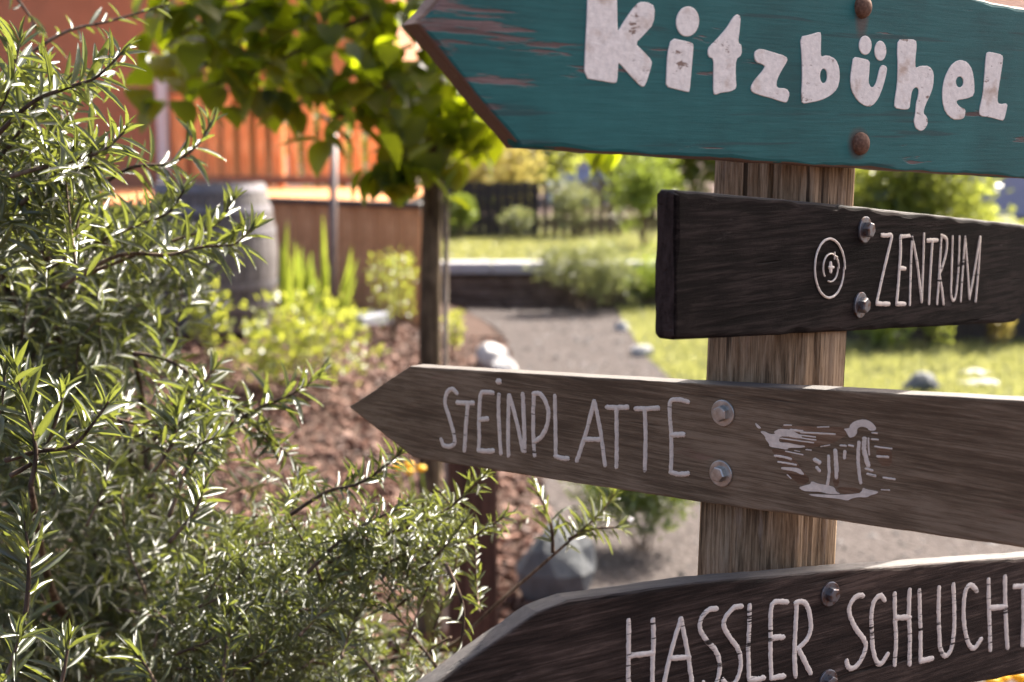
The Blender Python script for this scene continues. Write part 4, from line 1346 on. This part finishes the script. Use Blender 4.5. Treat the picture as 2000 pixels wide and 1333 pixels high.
# house at the left
M_TERRA = plain('terracotta_plaster', (0.44, 0.19, 0.105), 0.85, 0.2, 0, .12, 3.0, .2, .01)
M_WHITE2 = plain('white_paint', (0.72, 0.70, 0.70), 0.5, 0.4, 0, .05)
hs = empty('terracotta_house', (-6.5, 18.0, 0), 'terracotta plastered house behind the shrub and barrel', 'house')
hx1 = aty(392, 300, 17.6).x
def hbox(nm, x0, x1, y0, y1, z0, z1, m_, bev=.004):
    o = link(nm, box_mesh(nm, x1 - x0, y1 - y0, z1 - z0, bev), m_, hs)
    o.location = ((x0 + x1) / 2 + 6.5, (y0 + y1) / 2 - 18.0, z0)
    return o
hbox('wall', -11.0, hx1, 17.6, 24.0, -.2, 5.6, M_TERRA)
hbox('corner_post', hx1 - .52, hx1 - .40, 17.44, 17.59, .9, 2.45, M_WHITE2)
for zz in range(9):
    hbox('plank', hx1 + .01, aty(770, 100, 19.0).x, 19.0 + .002 * (zz % 2), 19.06, 2.25 + zz * .36, 2.25 + zz * .36 + .352, M_ORANGE_X)
hbox('upper_wall', hx1 + .01, aty(770, 100, 19.0).x, 19.07, 24.0, 2.26, 5.55, M_TERRA)
w_ = hbox('window', -9.9, -8.9, 17.54, 17.62, 2.2, 3.6, M_WHITE2)
o = link('pane', box_mesh('pane', .84, .012, 1.24, 0), plain('dark_glass', (0.03, 0.035, 0.04), 0.08, 0.6, 0, .02), w_); o.location = (0, -.044, .08)
bm = bmesh.new()
for sx_, sy_, sz_ in ((-11.5, 16.9, 5.5), (-1.2, 16.9, 5.5), (-1.2, 24.6, 5.5), (-11.5, 24.6, 5.5), (-11.5, 20.7, 7.6), (-1.2, 20.7, 7.6)):
    bm.verts.new((sx_ + 6.5, sy_ - 18, sz_ + .12))
bm.verts.ensure_lookup_table()
for q in ((0, 1, 5, 4), (2, 3, 4, 5), (1, 2, 5), (3, 0, 4)):
    bm.faces.new([bm.verts[i] for i in q])
bmesh.ops.solidify(bm, geom=list(bm.faces), thickness=.18)
link('roof', bm_mesh('roof', bm), plain('brown_roof', (0.12, 0.06, 0.045), 0.8, 0.2, 0, .3, 6), hs)

# thin pole before the wall
p0 = at(649, 645, 9.7); p0.z = float(gh(p0.x, p0.y)) - .03
p1 = at(652, 262, 9.7)
st = tube_obj('metal_pole', [p0, p0.lerp(p1, .5), p1], .027, plain('grey_pole', (0.15, 0.115, 0.105), 0.55, 0.35, .1, .2), None, p0, 12)
st.location = p0
tag(st, 'thin grey-brown pole standing in front of the board wall', 'pole')

# dark brown post below the arrow sign
q = at(922, 1100, 3.75)
bp = link('brown_post', box_mesh('brown_post', .135, .10, .83, .004), wood('dark_brown_timber', (0.030, 0.013, 0.009), (0.062, 0.028, 0.018), (0.10, 0.05, 0.035), 'z', 7.1, 0.6, 0.3, 60, .26, .4), loc=(q.x, q.y, float(gh(q.x, q.y)) - .05))
bp.rotation_euler = (0, 0, .12)
tag(bp, 'short dark brown square post under the brown arrow sign', 'post')

# retaining wall of the terrace
M_SLEEPER = wood('sleeper_wood', (0.06, 0.04, 0.03), (0.13, 0.09, 0.07), (0.2, 0.15, 0.125), 'x', 3.7, 0.75, 0.2, 40, .27, .5)
M_CONC = plain('cap_concrete', (0.36, 0.35, 0.37), 0.8, 0.3, 0, .12, 8, .2, .006)
tw = empty('retaining_wall', (-1.0, TER_Y, 0), 'low timber retaining wall with a grey cap at the end of the path', 'wall')
for k in range(3):
    for s in range(3):
        o = link('sleeper', box_mesh('sleeper', 1.995, .16, .108, .008) if (k, s) == (0, 0) else me_sl, M_SLEEPER, tw)
        me_sl = o.data
        o.location = (.5 + s * 2.0 + (k % 2) * .25 - .6, random.uniform(-.006, .006), -.02 + k * .111)
for s in range(4):
    o = link('cap', box_mesh('cap', 1.49, .26, .11, .01) if s == 0 else me_cp, M_CONC, tw)
    me_cp = o.data
    o.location = (.05 + s * 1.5, -.02, .335)

# fences on the terrace
M_FENCE = wood('dark_fence_wood', (0.022, 0.018, 0.018), (0.045, 0.037, 0.036), (0.075, 0.062, 0.06), 'z', 2.9, 0.75, 0.2, 60, .28, .4)
M_PICKET = wood('old_picket_wood', (0.07, 0.05, 0.04), (0.14, 0.10, 0.085), (0.24, 0.19, 0.16), 'z', 4.9, 0.8, 0.2, 60, .28, .4)
def fence(name, label, xa, xb, y, z0, h, w, g, m_, rails=True, pointed=False, nm='plank'):
    r_ = empty(name, (xa, y, z0), label, 'fence')
    bm = bmesh.new()
    pr = [(-w / 2, 0), (w / 2, 0), (w / 2, h - (w * .6 if pointed else 0)), (0, h), (-w / 2, h - (w * .6 if pointed else 0))] if pointed else [(-w / 2, 0), (w / 2, 0), (w / 2, h), (-w / 2, h)]
    fr = [bm.verts.new((px, -.011, pz)) for px, pz in pr]; bk = [bm.verts.new((px, .011, pz)) for px, pz in pr]
    bm.faces.new(fr); bm.faces.new(bk[::-1])
    for k in range(len(pr)):
        bm.faces.new((fr[k], fr[k - 1], bk[k - 1], bk[k]))
    me = bm_mesh(nm, bm); me.materials.append(m_)
    x = w / 2
    while x < xb - xa:
        o = link(nm, me, None, r_)
        o.location = (x, random.uniform(-.004, .004), random.uniform(-.012, .012))
        x += w + g
    if rails:
        for zz in (h * .25, h * .78):
            o = link('rail', box_mesh('rail', xb - xa, .04, .07, .003), m_, r_); o.location = ((xb - xa) / 2, .035, zz)
    return r_
fx = lambda px, y: aty(px, 420, y).x
fence('board_fence', 'dark solid board fence on the terrace behind the tree trunk', fx(820, 17.6), fx(1056, 17.6), 17.6, TER_H - .03, .74, .115, .006, M_FENCE)
fence('picket_fence', 'old open picket fence beside the dark board fence', fx(1060, 17.6), fx(1215, 17.6), 17.62, TER_H - .03, .76, .072, .05, M_PICKET, True, True, 'picket')
fence('low_fence', 'dark low board fence at the back of the lawn beneath the hedge', aty(1560, 650, 10.5).x, aty(2160, 650, 10.5).x, 10.5, 0, .56, .11, .006, M_FENCE)

# rocks
def rock(name, label, px, py, z, sx_, sy_, sz_, m_, seed, sink=.03, grp=None, sub=2):
    p = at(px, py, z)
    p.z = float(gh(p.x, p.y))
    bm = bmesh.new()
    bmesh.ops.create_icosphere(bm, subdivisions=sub, radius=1)
    r2 = np.random.default_rng(seed)
    cuts = [(Vector(r2.normal(size=3)).normalized(), r2.uniform(.55, .85)) for _ in range(9)]
    for v_ in bm.verts:
        for n_, d_ in cuts:
            e = v_.co.dot(n_) - d_
            if e > 0:
                v_.co -= n_ * e * .92
        v_.co *= 1 + .05 * r2.normal()
        v_.co = Vector((v_.co.x * sx_, v_.co.y * sy_, max(-sink, v_.co.z * sz_ + sz_ * .6)))
    o = link(name, bm_mesh(name, bm), m_, loc=p)
    return tag(o, label, 'rock', grp)
M_ROCK = plain('limestone', (0.40, 0.39, 0.38), 0.85, 0.25, 0, .3, 14, .5, .02)
M_ROCKD = plain('slate_rock', (0.085, 0.09, 0.095), 0.8, 0.3, 0, .35, 14, .5, .02)
rock('rock', 'pointed grey rock with a sunlit white side beside the thorny twig', 1085, 1150, 4.5, .14, .13, .20, M_ROCKD, 6)
rock('rock', 'pale angular rock at the left edge of the gravel path', 962, 690, 9.4, .13, .12, .13, M_ROCK, 3)
rock('rock', 'smaller pale rock just in front of the angular path-side rock', 985, 712, 9.0, .10, .09, .09, M_ROCK, 9)
rock('rock', 'small flat stone on the right edge of the gravel path', 1253, 684, 9.9, .10, .08, .06, M_ROCK, 12)
rock('rock', 'little stone near the far right end of the gravel path', 1215, 640, 11.3, .07, .07, .06, M_ROCK, 15)
rock('rock', 'dark boulder on the lawn under the dark sign', 1795, 770, 8.4, .125, .12, .09, M_ROCKD, 21)
rock('stepping_stone', 'white flat stone on the lawn behind the dark boulder, the upper of two', 1905, 731, 9.1, .14, .12, .028, M_ROCK, 31, .01)
rock('stepping_stone', 'white flat stone on the lawn behind the dark boulder, the lower of two', 1912, 753, 8.7, .15, .12, .03, M_ROCK, 37, .01)

# =================================================================================== SHRUBS AND TREES
def shrub(name, label, px, z, w, h, nleaf, ll, lw, m_, cat='shrub', group=None, ground=None, stems=7, parts=0, d=None, tm=OVAL, up=.6, core=.25, twigm=None, seedz=0.0, lobes=9):
    p = at(px, 700, z)
    y_ = p.y
    p = Vector((aty(px, 700, z).x, z, 0))
    p.z = float(gh(p.x, p.y)) if ground is None else ground
    r_ = empty(name, p, label, cat, group)
    d = d or w
    LB = []
    for _ in range(lobes):
        a = random.uniform(0, 6.28); rr_ = math.sqrt(random.random()) * .62
        LB.append((math.cos(a) * rr_ * w / 2, math.sin(a) * rr_ * d / 2, h * random.uniform(.35, .82), random.uniform(.22, .42)))
    tubes = []
    for k in range(stems):
        lb = LB[k % len(LB)]
        path = smooth_path([(random.gauss(0, .03 * w), random.gauss(0, .03 * w), -.02), (lb[0] * .5, lb[1] * .5, lb[2] * .5), (lb[0], lb[1], lb[2])], 4)
        tube_obj('stem', path, [max(.004, .012 * h) * (1 - .6 * q / (len(path) - 1)) for q in range(len(path))], twigm or M_BARK, r_, Vector((0, 0, 0)), 5)
    LV = Leaves()
    for _ in range(nleaf):
        cx, cy, cz, rr_ = random.choice(LB)
        q = Vector(rng.normal(size=3)).normalized() * (random.random() ** core)
        pt = Vector((cx + q.x * rr_ * w * .62, cy + q.y * rr_ * d * .62, max(.03, cz + q.z * rr_ * h * .8)))
        dr = Vector((q.x, q.y, q.z * .6 + up)) + rdir() * .6
        LV.add(p + pt, dr, rdir(.8), ll * random.uniform(.6, 1.25), lw * random.uniform(.7, 1.2))
    LV.emit(r_, tm, m_, parts)
    return r_
M_YG = leaf_mat('yellow_green_leaf', [(0.14, 0.19, 0.025), (0.20, 0.24, 0.04), (0.25, 0.27, 0.05), (0.12, 0.17, 0.025)], None, 0.36, 0.8, 0.38, (0.50, 0.52, 0.06))
M_BOX = leaf_mat('box_leaf', [(0.03, 0.065, 0.012), (0.05, 0.09, 0.018), (0.07, 0.11, 0.02)], None, 0.2, 1.0, 0.2, (0.3, 0.36, 0.03))
M_GREEN = leaf_mat('mid_leaf', [(0.05, 0.09, 0.02), (0.08, 0.125, 0.028), (0.11, 0.15, 0.04)], None, 0.4, 0.45, 0.4, (0.34, 0.42, 0.05))
M_OLIVE = leaf_mat('grey_leaf', [(0.07, 0.09, 0.04), (0.12, 0.14, 0.07), (0.17, 0.19, 0.10)], None, 0.45, 0.45, 0.35, (0.34, 0.36, 0.12))
M_GOLD = leaf_mat('golden_leaf', [(0.22, 0.17, 0.05), (0.26, 0.22, 0.07), (0.18, 0.20, 0.05), (0.30, 0.20, 0.09)], None, 0.45, 0.5, 0.4, (0.55, 0.46, 0.12))
M_IRIS = leaf_mat('iris_blade', [(0.09, 0.16, 0.03), (0.14, 0.20, 0.035), (0.20, 0.23, 0.05)], None, 0.4, 0.45, 0.42, (0.42, 0.48, 0.05))
M_HEDGE = leaf_mat('hedge_leaf', [(0.06, 0.10, 0.022), (0.10, 0.14, 0.03), (0.14, 0.17, 0.045), (0.19, 0.18, 0.07)], None, 0.36, 0.8, 0.45, (0.50, 0.54, 0.08))

shrub('spirea_shrub', 'round bright yellow-green shrub in front of the barrel and the board wall', 590, 7.3, .98, .54, 760, .055, .026, M_YG, parts=280, d=.7, lobes=15)
shrub('spirea_shrub', 'narrow yellow-green shrub left of the round one below the barrel', 408, 7.5, .30, .46, 190, .055, .028, M_YG, parts=110)
shrub('spirea_shrub', 'loose yellow-green shrub between the pole and the young tree trunk', 768, 9.6, .58, .66, 420, .04, .02, M_YG, parts=0)
shrub('spirea_shrub', 'small yellow-green shrub just right of the young tree trunk', 885, 9.5, .17, .36, 90, .05, .024, M_YG)
shrub('box_shrub', 'low glossy dark shrub left of the signpost above the bottom sign', 1262, 4.9, .60, .40, 4200, .022, .013, M_BOX, d=.45, lobes=20, core=.4)
shrub('low_shrub', 'grey-green spreading shrub at the end of the gravel path', 1130, 12.6, 1.2, .66, 2200, .05, .022, M_OLIVE, d=.7, lobes=14)
shrub('terrace_shrub', 'dark green rounded shrub before the board fence', 898, 17.0, .52, .52, 700, .06, .035, M_GREEN, ground=TER_H)
shrub('terrace_shrub', 'small light green shrub before the end of the board fence', 1012, 16.8, .46, .38, 420, .06, .03, M_OLIVE, ground=TER_H)
shrub('terrace_shrub', 'loose plant growing through the picket fence', 1122, 17.3, .85, .72, 900, .06, .03, M_OLIVE, ground=TER_H, lobes=12)
shrub('terrace_shrub', 'tall leafy shrub between the picket fence and the dark sign', 1255, 15.6, 1.0, 1.2, 2200, .06, .035, M_GREEN, ground=TER_H, lobes=14)
shrub('lawn_shrub', 'mixed green shrub at the lawn edge left of the signpost', 1255, 13.0, .8, .55, 900, .05, .03, M_GREEN, lobes=10)
shrub('hedge', 'tall leafy hedge behind the dark sign on the right', 1768, 11.3, 1.95, 1.95, 8000, .07, .042, M_HEDGE, 'hedge', d=.9, lobes=44, core=.5, stems=12)
shrub('lawn_shrub', 'low green shrub in front of the low dark fence', 1705, 10.0, .5, .40, 700, .05, .03, M_GREEN)
shrub('lawn_shrub', 'bushy green plant before the low dark fence, right of the low shrub', 1805, 10.1, .42, .42, 600, .05, .03, M_HEDGE)
shrub('lawn_shrub', 'reddish leaved bush before the low fence near the picture edge', 1925, 10.15, .4, .5, 500, .05, .03, leaf_mat('rust_leaf', [(0.12, 0.10, 0.03), (0.18, 0.12, 0.04), (0.10, 0.12, 0.03)], None, .45, .4, .4, (0.45, 0.36, 0.08)))
shrub('golden_shrub', 'golden yellow leaved shrub hanging over the dark board fence', 965, 18.6, 1.7, 1.75, 2200, .085, .05, M_GOLD, ground=0.3, core=.6, lobes=16)

# iris clump
ip = Vector((aty(600, 620, 9.8).x, 9.8, 0)); ip.z = float(gh(ip.x, ip.y))
iris = empty('iris_clump', ip, 'clump of tall sword-shaped green leaves in front of the board wall', 'plant')
BLADE = leaf_template([(0.05, 0.36), (0.3, 0.5), (0.6, 0.45), (0.85, 0.26)], 0.15, 0.06)
IL = Leaves()
for px, hgt, ln_ in ((545, .62, -.10), (552, .5, .05), (560, .42, .12), (568, .38, -.1), (575, .55, .05), (585, .35, .1), (598, .45, -.05), (606, .36, .14), (612, .4, -.12), (628, .45, .1), (632, .78, .03), (640, .62, .05), (642, .58, .33), (646, .5, .42), (650, .38, .5), (636, .3, -.25), (622, .5, -.18), (556, .66, .02), (590, .5, .0), (602, .3, .3), (570, .3, -.3)):
    b_ = Vector((aty(px, 620, 9.8 + random.uniform(-.1, .1)).x, 9.8 + random.uniform(-.12, .12), 0)); b_.z = float(gh(b_.x, b_.y))
    IL.add(b_, Vector((ln_, random.gauss(0, .06), 1)), Vector((random.gauss(0, .5), -1, .2)), hgt, .045)
IL.emit(iris, BLADE, M_IRIS, 60)

# yellow flowers
def flowers(name, label, heads, base_px, z, r, m_):
    b_ = at(*base_px, z)
    b_.z = float(gh(b_.x, b_.y))
    r_ = empty(name, b_, label, 'flower')
    for (px, py) in heads:
        t = at(px, py, z + random.uniform(-.03, .03))
        mid = b_.lerp(t, .6) + Vector((.012, 0, .0))
        tube_obj('stalk', smooth_path([b_, mid, t - Vector((0, 0, .006))], 5), .0025, M_IRIS, r_, b_, 6)
        bm = bmesh.new()
        bmesh.ops.create_uvsphere(bm, u_segments=10, v_segments=6, radius=r)
        for v_ in bm.verts:
            v_.co.z = v_.co.z * .6
            v_.co *= 1 + random.uniform(-.08, .08)
        o = link('flower_head', bm_mesh('flower_head', bm, True), m_, r_, t - b_)
    return r_
M_YEL = leaf_mat('yellow_petal', [(0.75, 0.42, 0.02), (0.8, 0.5, 0.03)], None, .5, .3, .3, (0.9, 0.6, 0.03))
flowers('yellow_flower', 'three small orange-yellow button flowers beneath the arrow tip', [(776, 912), (799, 908), (800, 921), (823, 915)], (856, 1010), 3.55, .0145, M_YEL)
flowers('yellow_flower', 'yellow flowers below the bottom sign at the lower picture corner', [(1940, 1330), (1955, 1322), (1992, 1322), (2005, 1335)], (1965, 1460), 3.0, .02, M_YEL)

# trees behind the fences
def big_tree(label, px, y_, h, w, n, m_, zc=.55, name='garden_tree'):
    p = Vector((aty(px, 300, y_).x, y_, 0))
    r_ = empty(name, p, label, 'tree', 'trees behind the garden')
    tube_obj('trunk', smooth_path([(0, 0, -.05), (.05, 0, h * .25), (-.04, .03, h * .5), (0, 0, h * .8)], 4), [.16 - .1 * k / 12 for k in range(13)], M_TRUNK, r_, Vector((0, 0, 0)), 9)
    LV = Leaves()
    LB = []
    for _ in range(26):
        q = Vector(rng.normal(size=3)).normalized() * random.random() ** .4
        LB.append((q.x * w * .42, q.y * w * .42, h * zc + q.z * h * .40, random.uniform(.13, .26) * w))
    for k in range(8):
        lb = LB[k]
        tube_obj('branch', smooth_path([(0, 0, h * .35), (lb[0] * .5, lb[1] * .5, lb[2] * .5 + h * .2), (lb[0], lb[1], lb[2])], 4), [.05 - .04 * q / 8 for q in range(9)], M_TRUNK, r_, Vector((0, 0, 0)), 6)
    for _ in range(n):
        cx, cy, cz, rr_ = random.choice(LB)
        q = Vector(rng.normal(size=3)).normalized() * random.random() ** .4
        LV.add(p + Vector((cx, cy, max(.15, cz))) + q * rr_, Vector((q.x, q.y, q.z)) + rdir() * .6, rdir(.7), random.uniform(.12, .22), random.uniform(.08, .13))
    LV.emit(r_, OVAL, m_, 0, 'leaf', 'crown')
    return r_
big_tree('bushy green tree behind the golden shrub and board fence', 1010, 24, 4.2, 2.1, 3500, M_HEDGE, .5)
big_tree('light green tree behind the fence right of the pale blue house', 1265, 23, 4.4, 2.3, 4000, M_OLIVE, .5)
big_tree('green tree behind the signpost and the tall leafy shrub', 1420, 22, 4.6, 2.4, 4200, M_GREEN, .5)
big_tree('broad tree behind the right-hand hedge', 1660, 24, 4.2, 3.4, 4200, M_HEDGE, .5)
big_tree('dark green tree behind the deck railing', 660, 30, 3.6, 3.4, 2600, M_GREEN, .5)
big_tree('green tree standing beyond the young tree trunk', 850, 28, 4.6, 2.6, 3200, M_GREEN, .5)

# far houses
def far_house(label, px0, px1, y_, h, m_, roofm, wins):
    x0, x1 = aty(px0, 300, y_).x, aty(px1, 300, y_).x
    r_ = empty('distant_house', ((x0 + x1) / 2, y_, 0), label, 'house', 'distant houses')
    w = x1 - x0
    o = link('wall', box_mesh('wall', w, 6, h, 0), m_, r_); o.location = (0, 3, 0)
    bm = bmesh.new()
    for q in ((-w / 2 - .4, -.5, h), (w / 2 + .4, -.5, h), (w / 2 + .4, 6.5, h), (-w / 2 - .4, 6.5, h), (-w / 2 - .4, 3, h + 2), (w / 2 + .4, 3, h + 2)):
        bm.verts.new(q)
    bm.verts.ensure_lookup_table()
    for q in ((0, 1, 5, 4), (2, 3, 4, 5), (1, 2, 5), (3, 0, 4)):
        bm.faces.new([bm.verts[i] for i in q])
    bmesh.ops.solidify(bm, geom=list(bm.faces), thickness=.15)
    link('roof', bm_mesh('roof', bm), roofm, r_)
    for wx, wz in wins:
        f_ = link('window', box_mesh('window', .95, .06, 1.25, 0), M_WHITE2, r_); f_.location = (wx, -.035, wz)
        g = link('pane', box_mesh('pane', .78, .01, 1.08, 0), bpy.data.materials['dark_glass'], f_); g.location = (0, -.038, .085)
    return r_
far_house('pale blue-grey house glimpsed between the trees above the picket fence', 1075, 1210, 40, 4.2, plain('blue_plaster', (0.36, 0.44, 0.60), .8, .2, 0, .06, 3), plain('slate_roof', (0.09, 0.09, 0.11), .7, .3), [(-.45, 1.1)])
far_house('lavender-grey house wall at the right picture edge behind the hedge', 1940, 2330, 32, 4.6, plain('lavender_plaster', (0.42, 0.42, 0.52), .8, .2, 0, .06, 3), plain('red_roof', (0.22, 0.08, 0.05), .8, .2), [(.9, 1.3), (2.6, 1.3)])
